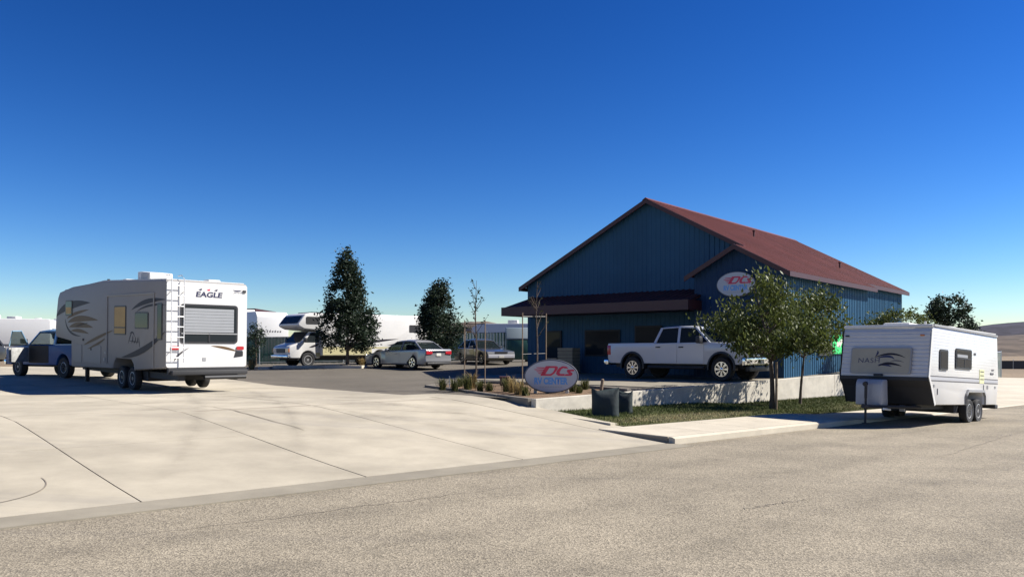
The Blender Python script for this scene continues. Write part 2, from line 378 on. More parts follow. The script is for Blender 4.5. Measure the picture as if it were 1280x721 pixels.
for p_, w_ in ((2.6, 1.), (4.4, 1.1), (6.3, 1.), (7.9, 1.), (9.45, .8)): scuff(arc((-12, p_), (14, p_+.2), (45, p_-.1), 60), w_, lambda t, p: zroad(t)+.02*math.cos(p/14*1.5)-.013, road)
for a, b, w_ in (((8.3, 5.2), (9.6, 5.0), .02), ((12.3, 1.9), (19, 3.4), .03), ((15.5, 5.6), (23, 6.3), .02), ((2.2, 8.3), (7.5, 8.1), .016)):
    strip('crack', wob(a, b, 26, .05), w_, lambda t, p: zroad(t)+.02*math.cos(p/14*1.5)-.014, m_tar, road)
# parking lot asphalt and the concrete pad before the shop
lot = struct(grid('parking_lot', 13.35, 48, 19.6, 62, 24, 30, lambda t, p: zlot(t, p)-.01, m_lot))
struct(grid('lot_strip', 14.6, 48, 15.32, 19.6, 12, 4, lambda t, p: zlot(t, p)-.01, m_lot))
struct(grid('lot_shoulder', 13.35, 14.6, 10.03, 19.6, 3, 12, lambda t, p: zdrive(t, p)-.006, m_conc))
pad = struct(grid('concrete_pad', 20.6, 48, 15.28, 27.5, 14, 8, lambda t, p: zlot(t, p)+.0, m_joint, skirt=.3))
for i in range(8):
    for j in range(3):
        grid('slab', 20.6+3.4*i, 20.6+3.4*(i+1), 15.3+4.06*j, 15.3+4.06*(j+1), 2, 2, lambda t, p: zlot(t, p)+.014, m_gutter, pad, skirt=.012, gap=.012)
# sidewalk slabs, kerb, lawn
sw = struct(grid('sidewalk', 13.4, 62, 10.09, 12.0, 40, 2, lambda t, p: zwalk(t)-.02, m_joint, skirt=.15))
for i in range(22):
    grid('slab', 13.4+1.65*i, 13.4+1.65*(i+1), 10.09, 12.0, 2, 2, lambda t, p: zwalk(t)+.02*(p-10.1)*.5, m_conc2, sw, skirt=.02 if i else .14, gap=.007)
kb = struct(grid('kerb', 13.4, 62, 9.91, 10.07, 60, 2, lambda t, p: zwalk(t)-.004-(.03 if p < 9.93 else 0), m_conc2, skirt=.2))
struct(grid('concrete_yard', 33.2, 85, 12.0, 27, 14, 4, lambda t, p: zwalk(t)+.006, m_conc2, skirt=.1))
lawn = struct(grid('lawn_soil', 14.35, 33.2, 12.02, 15.12, 36, 8, lambda t, p: zlawn(t, p)+.012*noise.noise(Vector((t*1.3, p*1.3, 0))), m_lsoil, skirt=.2))
tag(grid('lawn_kerb', 14.16, 14.33, 12.3, 15.1, 2, 8, lambda t, p: zlawn(t, p)+.05, m_conc2, skirt=.3), 'low concrete edging closing the end of the grass strip', 'kerb')

def lawn_mat():
    m = bpy.data.materials.new('lawn_blades'); m.use_nodes = True; n = m.node_tree; L = n.links; b = n.nodes['Principled BSDF']
    b.inputs['Roughness'].default_value = .6; b.inputs['Specular IOR Level'].default_value = .2
    at = n.nodes.new('ShaderNodeAttribute'); at.attribute_name = 'leafvar'
    rp = n.nodes.new('ShaderNodeValToRGB'); e = rp.color_ramp.elements
    e[0].color = (.05, .072, .016, 1); e[1].position = 1; e[1].color = (.36, .27, .14, 1); x = e.new(.45); x.color = (.115, .135, .035, 1); x = e.new(.68); x.color = (.24, .20, .085, 1)
    L.new(at.outputs['Fac'], rp.inputs[0]); L.new(rp.outputs[0], b.inputs['Base Color']); return m
m_lawn = lawn_mat()
def leaves_obj(name, items, mat, parent=None):
    """items: (list of verts of one face, value)"""
    g = G(); val = []
    for vs, a in items: k = len(g.v); g.v += vs; g.f.append(tuple(range(k, k+len(vs)))); val.append(a)
    me = bpy.data.meshes.new(name); me.from_pydata(g.v, [], g.f); me.materials.append(mat)
    at = me.attributes.new('leafvar', 'FLOAT', 'FACE')
    at.data.foreach_set('value', val)
    return link(name, me, parent)
def dryness(t, p):
    n_ = noise.noise(Vector((t*.55, p*.9, 3)))*.5+noise.noise(Vector((t*1.9, p*1.9, 9)))*.3
    front = math.exp(-((p-12.6)/.6)**2)*(math.exp(-((t-17.6)/2.4)**2)*1.15+.22)+math.exp(-((t-29.5)/2.5)**2-((p-12.6)/1.1)**2)*.5
    return clamp(.10+.35*n_+front, 0, 1)
bl = []
for i in range(52000):
    t = 14.4+18.7*random.random(); p = 12.04+3.05*random.random(); dr = dryness(t, p)
    if random.random() < dr*.45: continue
    x, y = RP(t, p); z = zlawn(t, p); h = random.uniform(.03, .085)*(1-.5*dr); a = random.random()*6.28; wd = .008
    lx, ly = random.uniform(-.03, .03), random.uniform(-.03, .03)
    bl.append(([(x-wd*math.cos(a), y-wd*math.sin(a), z-.01), (x+wd*math.cos(a), y+wd*math.sin(a), z-.01), (x+lx, y+ly, z+h)], clamp(dr+random.uniform(-.18, .18), 0, 1)))
tag(leaves_obj('lawn_grass', bl, m_lawn), 'patchy green and straw coloured grass strip between sidewalk and pale wall', 'grass', kind='stuff')

# retaining wall in cast blocks
wall = thing('retaining_wall', 'pale painted retaining wall rising behind the grass strip', 'wall')
for i in range(9):
    t0 = 14.45+2.75*i; t1 = t0+2.75; g = G(); vs = []
    for t in (t0+.004, t1-.004):
        for p in (15.12, 15.30):
            for zz in (zlawn(t, 15.1)-.3, zlot(t, 15.2)+(.035 if p < 15.2 else .03)): x, y = RP(t, p); vs.append((x, y, zz))
    g.add(vs, [(0, 1, 3, 2), (4, 6, 7, 5), (0, 4, 5, 1), (2, 3, 7, 6), (1, 5, 7, 3), (0, 2, 6, 4)]).obj('wall_block', m_wallw, wall, bevel=.012, smooth=False)

# planter island
pl = [(14.55, 15.33), (18.4, 15.33), (19.3, 18.6), (18.9, 22.7), (16.55, 22.7)]
g = G(); cx = sum(a for a, b in pl)/5; cy = sum(b for a, b in pl)/5; rings = []
for k in (1, .7, .35): rings.append([(*RP(cx+(a-cx)*k, cy+(b-cy)*k), zlot(15+k*0, 20)+.03+.08*(1-k)+.012*(a-14.5)) for a, b in pl])
g.loft(rings).obj('planter_bed', m_mulch, smooth=True); struct(bpy.data.objects['planter_bed'])
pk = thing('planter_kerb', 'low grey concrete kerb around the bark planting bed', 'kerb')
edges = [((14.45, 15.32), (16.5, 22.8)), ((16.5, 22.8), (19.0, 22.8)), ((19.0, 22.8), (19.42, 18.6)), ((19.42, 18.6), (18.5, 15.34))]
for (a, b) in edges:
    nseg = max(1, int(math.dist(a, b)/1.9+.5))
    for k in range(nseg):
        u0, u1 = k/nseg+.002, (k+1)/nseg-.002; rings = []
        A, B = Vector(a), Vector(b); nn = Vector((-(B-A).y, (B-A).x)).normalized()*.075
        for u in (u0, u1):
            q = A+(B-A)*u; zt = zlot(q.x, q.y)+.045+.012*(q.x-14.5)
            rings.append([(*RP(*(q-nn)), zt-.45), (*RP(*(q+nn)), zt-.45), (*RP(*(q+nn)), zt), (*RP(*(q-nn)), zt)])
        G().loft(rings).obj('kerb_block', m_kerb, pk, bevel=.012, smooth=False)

# ------------------------------------------------------------------ hills
def hills(name, prof, dist, depth, mat, seed):
    g = G(); n = 150; rows = 9
    for i in range(n+1):
        px = prof[0][0]+(prof[-1][0]-prof[0][0])*i/n
        for (xa, ya), (xb, yb) in zip(prof, prof[1:]):
            if xa <= px <= xb: top = ya+(yb-ya)*(px-xa)/(xb-xa); break
        u = (px-640)/1000
        H = (437-top)/1000*(dist+depth*.5)+1.8
        for j in range(rows):
            k = j/(rows-1); y = dist+depth*k; x = u*y*.93+(u*dist*.07)
            z = (H+4)*math.sin(min(1, k*2)*math.pi/2)**.8*(1 if k < .5 else 1-.25*(k-.5))-4
            z += noise.fractal(Vector((x*.012/dist*900, y*.012/dist*900, seed)), 1, 2, 4)*H*.07*math.sin(math.pi*min(1, k*1.2+.05))
            g.v.append((x, y, z))
    for i in range(n):
        for j in range(rows-1): a = i*rows+j; g.f.append((a, a+rows, a+rows+1, a+1))
    return struct(g.obj(name, mat, smooth=True, ang=80))
hills('hills', [(-900, 421), (-200, 425), (100, 428), (380, 424), (520, 410), (590, 402), (650, 409), (760, 414), (1000, 418), (1180, 413), (1216, 410), (1245, 406), (1290, 402), (1420, 398), (2200, 408)], 1500, 900, m_hill1, 1)
hills('foothills', [(-900, 430), (100, 433), (500, 418), (560, 405), (600, 402), (655, 411), (720, 420), (1000, 429), (1180, 424), (1262, 420), (1300, 418), (1420, 416), (2200, 428)], 620, 420, m_hill2, 5)

# ------------------------------------------------------------------ shop building (its own axes)
TB = R(40); DB = Vector((math.sin(TB), math.cos(TB))); NB = Vector((-math.cos(TB), math.sin(TB)))
KB = .965
def BP(t, p, z): v = (DB*t+NB*p)*KB; return Vector((v.x, v.y, z*KB+.063))
PA, HA, MR, ML = 18.66, 8.6, .54, .49
def roofz(p): return HA-MR*(PA-p) if p < PA else HA-ML*(p-PA)
bld = thing('metal_shop_building', 'blue corrugated metal shop with red metal gable roof and front awning', 'building')
Z0 = .58
def ribbed(name, at_, u0, u1, v0f, v1f, mat, parent, pitch=.235, rib=.03):
    """sheet with raised ribs; at_(u, v, out) gives the 3D point"""
    us = []; u = u0
    while u < u1-.01:
        for du, o in ((0, 0), (pitch*.55, 0), (pitch*.66, rib), (pitch*.86, rib), (pitch*.97, 0)):
            if u+du < u1: us.append((u+du, o))
        u += pitch
    us.append((u1, 0)); g = G()
    for a, o in us: g.v.append(at_(a, v0f(a), o)); g.v.append(at_(a, v1f(a), o))
    for i in range(len(us)-1): g.f.append((2*i, 2*i+2, 2*i+3, 2*i+1))
    return g.obj(name, mat, parent, smooth=False, fix=False)
def run(u0, u1, wd):
    n = max(1, round((u1-u0)/wd)); return [(u0+(u1-u0)*i/n, u0+(u1-u0)*(i+1)/n) for i in range(n)]
# solid inner shell
sh = G()
sh.loft([[BP(t, p, z) for p, z in ((12.46, Z0-.4), (25.74, Z0-.4), (25.74, roofz(25.74)-.08), (PA, HA-.08), (12.46, roofz(12.46)-.08))] for t in (32.06, 49.54)])
sh.loft([[BP(t, p, z) for p, z in ((12.02, Z0-.4), (15.74, Z0-.4), (15.74, roofz(12.0)-.1), (13.87, roofz(13.87)-.1), (12.02, roofz(12.02)-.1))] for t in (30.86, 41.54)])
sh.obj('wall_core', m_darkin, bld, smooth=False)
for a, b in run(30.8, 41.6, .94): ribbed('wall_panel', lambda u, v, o: BP(u, 11.96-o, v), a, b, lambda u: Z0+.1, lambda u: roofz(11.96)-.03, m_blue, bld, rib=.024)
for a, b in run(41.6, 49.6, .94): ribbed('wall_panel', lambda u, v, o: BP(u, 12.4-o, v), a, b, lambda u: Z0+.1, lambda u: roofz(12.4)-.03, m_blue, bld, rib=.024)
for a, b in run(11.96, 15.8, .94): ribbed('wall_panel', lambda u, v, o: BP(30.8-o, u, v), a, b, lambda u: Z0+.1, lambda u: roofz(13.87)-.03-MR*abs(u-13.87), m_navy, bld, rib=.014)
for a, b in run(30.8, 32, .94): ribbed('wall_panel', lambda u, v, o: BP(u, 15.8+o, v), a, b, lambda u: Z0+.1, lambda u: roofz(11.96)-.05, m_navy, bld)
for (x0, x1) in ((15.8, PA), (PA, 25.8)):
    for a, b in run(x0, x1, .94): ribbed('wall_panel', lambda u, v, o: BP(32-o, u, v), a, b, lambda u: Z0+.1, lambda u: roofz(u)-.03, m_blue, bld, rib=.014)
for a, b in run(13.9, 15.8, .94): ribbed('wall_panel', lambda u, v, o: BP(32-o, u, v), a, b, lambda u: roofz(11.96)-.3, lambda u: roofz(u)-.03, m_blue, bld)
for a, b in run(32, 49.6, .94): ribbed('wall_panel', lambda u, v, o: BP(u, 25.8+o, v), a, b, lambda u: Z0, lambda u: roofz(25.8)-.03, m_blue, bld)
for (x0, x1) in ((12.4, PA), (PA, 25.8)):
    for a, b in run(x0, x1, .94): ribbed('wall_panel', lambda u, v, o: BP(49.6+o, u, v), a, b, lambda u: Z0, lambda u: roofz(u)-.03, m_blue, bld)
# corner trims
for t, p in ((30.78, 11.93), (49.62, 12.38), (31.97, 25.82), (41.6, 11.94)):
    G().box(-.06, .06, -.06, .06, 0, (roofz(p)-Z0-.06)*KB).obj('corner_trim', m_blue, bld, smooth=False)
    o = bld.children[-1]; o.location = BP(t, p, Z0+.02); o.rotation_euler = (0, 0, -TB)
# roof sheets (from ridge or bump ridge down to the eave)
def rt(u, v, o): return BP(u, v, roofz(v)+o+.03)
for a, b in run(30.45, 31.7, .65): ribbed('roof_panel', rt, a, b, lambda u: 11.62, lambda u: 13.86, m_redroof, bld, pitch=.3)
for a, b in run(31.7, 41.9, .93): ribbed('roof_panel', rt, a, b, lambda u: 11.62, lambda u: PA, m_redroof, bld, pitch=.3)
for a, b in run(41.9, 49.9, .93): ribbed('roof_panel', rt, a, b, lambda u: 12.1, lambda u: PA, m_redroof, bld, pitch=.3)
for a, b in run(31.7, 49.9, .93): ribbed('roof_panel', rt, a, b, lambda u: PA, lambda u: 26.1, m_redroof, bld, pitch=.3)
for a, b in run(30.45, 32.4, .65): ribbed('roof_panel', lambda u, v, o: BP(u, v, roofz(13.87)-MR*(v-13.87)+o+.03), a, b, lambda u: 13.88, lambda u: 16.05, m_redroof, bld, pitch=.3)
def board(name, a, b, wd, ht, mat, parent=bld):
    a, b = Vector(a), Vector(b); d_ = (b-a).normalized(); sd = d_.cross(Vector((0, 0, 1))).normalized()*wd/2; up = Vector((0, 0, ht))
    return G().loft([[q-sd, q+sd, q+sd+up, q-sd+up] for q in (a, b)]).obj(name, mat, parent, smooth=False)
rz_ = lambda t, p: BP(t, p, roofz(p)-.16)
board('rake_trim', rz_(31.68, PA), rz_(31.68, 14.0), .05, .2, m_redtrim); board('rake_trim', rz_(31.68, 26.12), rz_(31.68, PA), .05, .2, m_redtrim)
board('rake_trim', rz_(30.43, 13.87), rz_(30.43, 11.6), .05, .2, m_redtrim)
board('rake_trim', BP(30.43, 16.08, roofz(13.87)-MR*2.21-.16), BP(30.43, 13.87, roofz(13.87)-.16), .05, .2, m_redtrim)
board('rake_trim', rz_(49.92, PA), rz_(49.92, 12.1), .05, .2, m_redtrim)
board('rake_trim', rz_(41.92, 12.1), rz_(41.92, 11.6), .05, .2, m_redtrim)
board('eave_fascia', BP(30.42, 11.6, roofz(11.6)-.15), BP(41.93, 11.6, roofz(11.6)-.15), .05, .19, m_redtrim)
board('eave_fascia', BP(41.95, 12.08, roofz(12.08)-.15), BP(49.92, 12.08, roofz(12.08)-.15), .05, .19, m_redtrim)
board('eave_fascia', BP(31.68, 26.12, roofz(26.1)-.15), BP(49.92, 26.12, roofz(26.1)-.15), .05, .19, m_redtrim)
g = G(); g.loft([[BP(t, PA+dp, HA+dz) for dp, dz in ((-.18, -.03), (0, .09), (.18, -.03), (0, .03))] for t in (31.62, 49.95)]).obj('ridge_cap', m_redroof, bld, smooth=False)
for t, p in ((38.3, 16.4), (43.8, 14.0)):
    q = BP(t, p, roofz(p)); G().tube([(q.x, q.y, q.z-.1), (q.x, q.y, q.z+.3)], .045, 8).lathe([(.07, .3), (.08, .34), (.02, .38)], 10, 'z', (q.x, q.y, q.z)).obj('roof_vent', m_redtrim, bld)
for t, p in ((31.2, 11.9), (41.3, 11.9), (49.2, 12.34)):
    q0, q1 = BP(t, p-.08, roofz(p)-.15), BP(t, p-.08, Z0+.2); G().box(-.05, .05, -.04, .04, q1.z, q0.z).obj('downspout', m_blue, bld, smooth=False); o = bld.children[-1]; o.location = (q0.x, q0.y, 0); o.rotation_euler = (0, 0, math.atan2(DB.y, DB.x))
# awning
aw = G(); aw.loft([[BP(t, p, z) for t, z in ((29.65, 3.78), (32.0, 4.42), (32.0, 4.36), (29.65, 3.72))] for p in (15.5, 25.45)])
awn = aw.obj('awning', m_redtrim, bld, smooth=False)
for a, b in run(15.5, 25.45, .9): ribbed('awning_sheet', lambda u, v, o: BP(29.6+2.38*v, u, 3.80+.645*v+o), a, b, lambda u: 0, lambda u: 1, m_redroof, awn, pitch=.3)
board('awning_fascia', BP(29.6, 25.5, 3.44), BP(29.6, 15.45, 3.44), .06, .40, m_redtrim, awn)
board('awning_fascia', BP(29.62, 25.48, 3.44), BP(31.98, 25.48, 3.44), .05, .40, m_redtrim, awn); board('awning_fascia', BP(29.62, 15.48, 3.44), BP(31.98, 15.48, 3.44), .05, .40, m_redtrim, awn)
aw = G(); aw.loft([[BP(t, p, z) for t, z in ((29.66, 3.50), (31.96, 3.50), (31.96, 3.47), (29.66, 3.47))] for p in (15.55, 25.4)]); aw.obj('soffit', m_redtrim, awn, smooth=False)
# doors, windows on the shaded front
def bwin(t, p0, p1, z0, z1, door=False):
    q = [BP(t, p0, z0), BP(t, p1, z0), BP(t, p1, z1), BP(t, p0, z1)]; nn = (-DB.x, -DB.y, 0)
    o = plate('door' if door else 'window', q, nn, .05, m_frame, bld)
    k = .07; plate('pane', [BP(t-.052, p0+k, z0+k*(4 if door else 1)), BP(t-.052, p1-k, z0+k*(4 if door else 1)), BP(t-.052, p1-k, z1-k), BP(t-.052, p0+k, z1-k)], nn, .008, m_glass, o)
    return o
bwin(31.97, 23.6, 24.6, Z0+.15, 2.75, True); bwin(31.97, 20.2, 22.2, 1.5, 2.75); bwin(31.97, 18.0, 19.4, Z0+.15, 2.9, True); bwin(31.97, 16.2, 17.4, 1.5, 2.75)
q = BP(31.9, 18.8, 7.35); G().box(-.28, .28, -.14, .05, -.07, .09).obj('wall_lamp', m_grey, bld, bevel=.03); o = bld.children[-1]; o.location = q; o.rotation_euler = (0, 0, -TB-R(0)+R(0)); o.rotation_euler = (0, 0, math.atan2(NB.y, NB.x))
# window and green poster on the sunny side
def swin(t0, t1, z0, z1, mat, name, p=11.92, th=.04):
    return plate(name, [BP(t0, p, z0), BP(t1, p, z0), BP(t1, p, z1), BP(t0, p, z1)], (-NB.x, -NB.y, 0), th, mat, bld)
swin(34.5, 36.15, 1.55, 2.2, m_frame, 'window'); swin(34.56, 36.09, 1.61, 2.14, m_glass, 'pane', 11.878, .006)
ps = thing('green_poster', 'bright green poster with a white flash on the sunlit blue wall', 'poster')
plate('sheet', [BP(36.25, 11.90, 1.62), BP(37.9, 11.90, 1.62), BP(37.9, 11.90, 2.48), BP(36.25, 11.90, 2.48)], (-NB.x, -NB.y, 0), .02, m_neon, ps)
plate('flash', [BP(36.75, 11.878, 1.95), BP(37.2, 11.878, 1.9), BP(37.6, 11.878, 2.2), BP(37.4, 11.878, 2.3), BP(37.0, 11.878, 2.12), BP(36.8, 11.878, 2.2)], (-NB.x, -NB.y, 0), .003, m_post, ps)

def logo(parent, c, xd, yd, wd, nrm):
    """oval sign: rim, face, red streaked initials, blue words"""
    c, xd, yd, nrm = Vector(c), Vector(xd), Vector(yd), Vector(nrm); a, b = wd/2, wd*.31
    def el(k, off): return [c+xd*math.cos(i/48*6.2832)*(a*k)+yd*math.sin(i/48*6.2832)*(b*k if k > .99 else b-(a-a*k))+nrm*off for i in range(48)]
    G().slab(el(1., -.07), nrm, .14).obj('rim', m_signr, parent, bevel=.015)
    G().slab(el(.955, .071), nrm, .006).obj('face', m_signw, parent, smooth=False)
    def P(x, y): return c+xd*x*a+yd*y*a+nrm*.078
    def poly(pts): plate('red_mark', [P(*q) for q in pts], nrm, .003, m_red, parent)
    for i, (y, x0) in enumerate(((.33, -.56), (.26, -.64), (.19, -.56), (.12, -.5))): poly([(x0, y), (-.22, y), (-.26, y-.045), (x0+.05, y-.03)])
    # slanted D, C and s as outlined strokes
    poly([(-.40, .02), (-.25, .02), (-.02, .375), (-.19, .375)])
    poly([(-.10, .375), (.20, .375), (.26, .33), (.235, .25), (.12, .10), (.0, .02), (-.25, .02), (-.21, .085), (-.03, .085), (.06, .14), (.13, .25), (.135, .305), (-.06, .305)])
    poly([(.30, .31), (.42, .375), (.56, .36), (.64, .29), (.52, .29), (.45, .305), (.38, .26), (.31, .14), (.34, .09), (.5, .09), (.50, .02), (.26, .02), (.18, .09), (.21, .2)])
    poly([(.60, .25), (.86, .25), (.84, .19), (.70, .185), (.80, .10), (.74, .02), (.50, .02), (.53, .085), (.66, .09), (.58, .17)])
    text('lettering', 'RV CENTER', m_sblue, parent, P(-.62, -.30), xd, yd, a*1.24, a*.26, bold=.05)
    for k in range(9): plate('small_print', [P(-.42+k*.095, -.40), P(-.355+k*.095, -.40), P(-.355+k*.095, -.375), P(-.42+k*.095, -.375)], nrm, .002, m_grey, parent)
sg = thing('oval_wall_sign', 'oval grey sign with red initials high on the shaded blue gable', 'sign')
logo(sg, BP(30.70, 13.88, 4.45), (-NB.x, -NB.y, 0), (0, 0, 1), 1.62, (-DB.x, -DB.y, 0))
# roadside oval sign on posts
sc = Vector((1.13, 23.0)); ang = R(-8)
xd = Vector((math.cos(ang), math.sin(ang), 0)); nr = Vector((math.sin(ang), -math.cos(ang), 0))
gs = thing('oval_sign_on_posts', 'oval roadside sign with red initials and blue words standing in the planting bed', 'sign')
logo(gs, (sc.x, sc.y, 1.8-33/1000*23.0), xd, (0, 0, 1), 1.56, nr)
for k, w_ in ((-.47, .10), (-.13, .10), (.44, .10)):
    q = sc+Vector((xd.x, xd.y))*k+Vector((-nr.x, -nr.y))*.1; G().box(q.x-w_/2, q.x+w_/2, q.y-.05, q.y+.05, .40, .75).obj('post', m_post, gs, bevel=.01)

# ------------------------------------------------------------------ vehicle kit
def wheel_meshes(tag_, Rt, wd, rimR, style):
    r = rimR; h = wd/2
    ty = G().lathe([(r*.9, -h*.8), (r, -h*.95), (Rt*.93, -h), (Rt*.985, -h*.8), (Rt, -h*.5), (Rt, h*.5), (Rt*.985, h*.8), (Rt*.93, h), (r, h*.95), (r*.9, h*.8)], 36).mesh(tag_+'_tyre', m_rubber)
    g = G()
    if style == 'steel':
        g.lathe([(r, h*.5), (r, h*.86), (r*.9, h*.9), (r*.82, h*.35), (r*.55, h*.5), (r*.35, h*.75), (r*.25, h*.8), (r*.02, h*.8)], 28)
    else:
        g.lathe([(r, h*.2), (r*1.0, h*.93), (r*.9, h*.93), (r*.86, h*.1), (r*.02, h*.08)], 32)
        g.lathe([(r*.24, h*.3), (r*.24, h*.88), (r*.16, h*.98), (r*.01, h*.98)], 16)
        n_ = style
        for k in range(n_):
            a = k/n_*2*math.pi; ca, sa = math.cos(a), math.sin(a)
            for dd in (-.09, .09):
                pts = []
                for rr, ww in ((r*.2, .05*r), (r*.92, .085*r)):
                    o_ = dd*rr
                    for s_ in (-1, 1): pts.append((rr*ca-(o_+s_*ww)*sa, rr*sa+(o_+s_*ww)*ca))
                q = [pts[0], pts[2], pts[3], pts[1]]
                g.loft([[(x, h*.5, z) for x, z in q], [(x, h*.9, z) for x, z in q]])
    return ty, g.mesh(tag_+'_rim', m_chrome if style != 'steel' else m_alu)
def add_wheel(parent, ms, x, y, z, out, steer=0.):
    o = link('wheel', ms[0], parent); o.location = (x, y, z); o.rotation_euler = (0, 0, R(steer)+(0 if out > 0 else math.pi))
    link('rim', ms[1], o); return o
def body(name, prof, wd, mat, parent, bev=.05, arches=(), seg=3, wtop=None, ztop=None, zmid=None):
    """side profile (x,z) extruded across the width; wheel arches cut into its lower edge"""
    pts = list(prof)
    g = G(); rings = []
    for s in (-1, 1):
        ring = []
        for x, z in pts:
            w_ = wd
            if wtop is not None and z > zmid: w_ = wd+(wtop-wd)*(z-zmid)/(ztop-zmid)
            ring.append((x, s*w_, z))
        rings.append(ring)
    g.loft(rings); return g.obj(name, mat, parent, bevel=bev, seg=seg, ang=40)
def lower_edge(x_rear, x_front, z, arches, n=10):
    """points along the bottom from rear to front with semicircular arches (xc, radius, zc)"""
    pts = [(x_rear, z)]
    for xc, r, zc in arches:
        a0 = math.asin(clamp((z-zc)/r, -1, 1))
        for k in range(n+1): a = (math.pi-a0)-(math.pi-2*a0)*k/n; pts.append((xc+r*math.cos(a), zc+r*math.sin(a)))
    pts.append((x_front, z)); return pts
def bar(g, a, b, wx, wy):
    a, b = Vector(a), Vector(b)
    g.loft([[(q.x-wx, q.y-wy, q.z), (q.x+wx, q.y-wy, q.z), (q.x+wx, q.y+wy, q.z), (q.x-wx, q.y+wy, q.z)] for q in (a, b)])
def greenhouse(parent, mat, gl, xs, zb, zt, wb, wt, bpill=(), roofcol=None, th=.05):
    """xs: rear base, rear top, front top, front base; glass panes between pillars, roof shell above"""
    xr0, xr1, xf1, xf0 = xs; zb0 = zb if isinstance(zb, tuple) else (zb, zb)
    zbr, zbf = zb0
    bev = .05
    rf = G(); rings = []
    for x, dz in ((xr1-.10, -.03), (xr1+.05, .0), ((xr1+xf1)/2, .03), (xf1-.05, 0), (xf1+.12, -.045)):
        rings.append([(x, -wt-.02, zt+dz-.06), (x, wt+.02, zt+dz-.06), (x, wt, zt+dz-.01), (x, wt*.7, zt+dz+.035), (x, -wt*.7, zt+dz+.035), (x, -wt, zt+dz-.01)])
    rf.loft(rings).obj('roof', roofcol or mat, parent, bevel=.015)
    def side(x, z, s):   # x,z on the side glass plane -> y
        k = (z-min(zbr, zbf))/(zt-min(zbr, zbf)); return s*(wb+(wt-wb)*k)
    for s in (-1, 1):
        g = G(); bar(g, (xr0, side(0, zbr, s), zbr-.02), (xr1, side(0, zt, s), zt-.02), .055, .025); bar(g, (xf0, side(0, zbf, s), zbf-.02), (xf1, side(0, zt, s), zt-.02), .045, .025)
        for bx in bpill: bar(g, (bx, side(0, zbf, s), zbf-.02), (bx-.04, side(0, zt, s), zt-.02), .05, .022)
        g.obj('pillar', mat, parent, smooth=False)
        cuts = [None]+list(bpill)+[None]
        for i in range(len(cuts)-1):
            q = []
            lb = (xr0, zbr) if cuts[i] is None else (cuts[i], zbf); lt = (xr1, zt-.05) if cuts[i] is None else (cuts[i]-.04, zt-.05)
            rb = (xf0, zbf) if cuts[i+1] is None else (cuts[i+1], zbf); rt_ = (xf1, zt-.05) if cuts[i+1] is None else (cuts[i+1]-.04, zt-.05)
            q = [Vector((x, side(x, z, s)-s*.012, z)) for x, z in (lb, rb, rt_, lt)]
            plate('window', q, (0, -s, 0), .006, gl, parent)
    for name, x0, x1, zz in (('windscreen', xf0, xf1, zbf), ('rear_window', xr0, xr1, zbr)):
        q = [(x0, -wb+.02, zz), (x0, wb-.02, zz), (x1, wt-.02, zt-.04), (x1, -wt+.02, zt-.04)]
        n_ = (Vector(q[1])-Vector(q[0])).cross(Vector(q[3])-Vector(q[0])).normalized(); plate(name, q, n_, .006, gl, parent)
def sideplate(name, pts, y, s, th, mat, parent, bevel=0.): return plate(name, [(x, y*s, z) for x, z in pts], (0, s, 0), th, mat, parent, bevel)
def backplate(name, pts, x, s, th, mat, parent, bevel=0.): return plate(name, [(x, y, z) for y, z in pts], (s, 0, 0), th, mat, parent, bevel)
def fsz(x, y): t, p = TP(x, y); return zlot(t, p)

# ---------------------------------------------------------------- white crew cab pickup
T = thing('pickup_truck', 'white lifted crew cab pickup with chrome wheels parked before the blue shop', 'pickup', (5.41, 32.01, .675), -45)
wm = wheel_meshes('truck', .43, .28, .27, 8)
for x in (0, 3.9):
    for s in (-1, 1): add_wheel(T, wm, x, s*.86, .43, s)
ar = [(0, .52, .50), (3.9, .52, .50)]
lo = lower_edge(-1.12, 4.62, .60, ar)
body('body', lo+[(4.78, .72), (4.80, 1.20), (4.55, 1.33), (3.35, 1.40), (1.02, 1.37), (1.0, 1.39), (-1.18, 1.38), (-1.2, 1.30), (-1.2, .8)], 1.0, m_wpaint, T, bev=.05)
G().box(-1.0, 4.6, -.72, .72, .45, 1.0).obj('underbody', m_frame, T)
for s in (-1, 1):
    for xc in (0, 3.9):
        g = G(); n_ = 14
        rings = [[(xc+r*math.cos(a), s*yy, .50+r*math.sin(a)) for r, yy in ((.50, .80), (.50, 1.035), (.57, 1.02), (.57, .80))] for a in [math.pi*(1.06-1.12*k/n_) for k in range(n_+1)]]
        g.loft(rings).obj('wheel_arch', m_black, T)
greenhouse(T, m_wpaint, m_glass, (1.02, 1.26, 2.72, 3.42), (1.38, 1.38), 1.98, .93, .76, (2.08,))
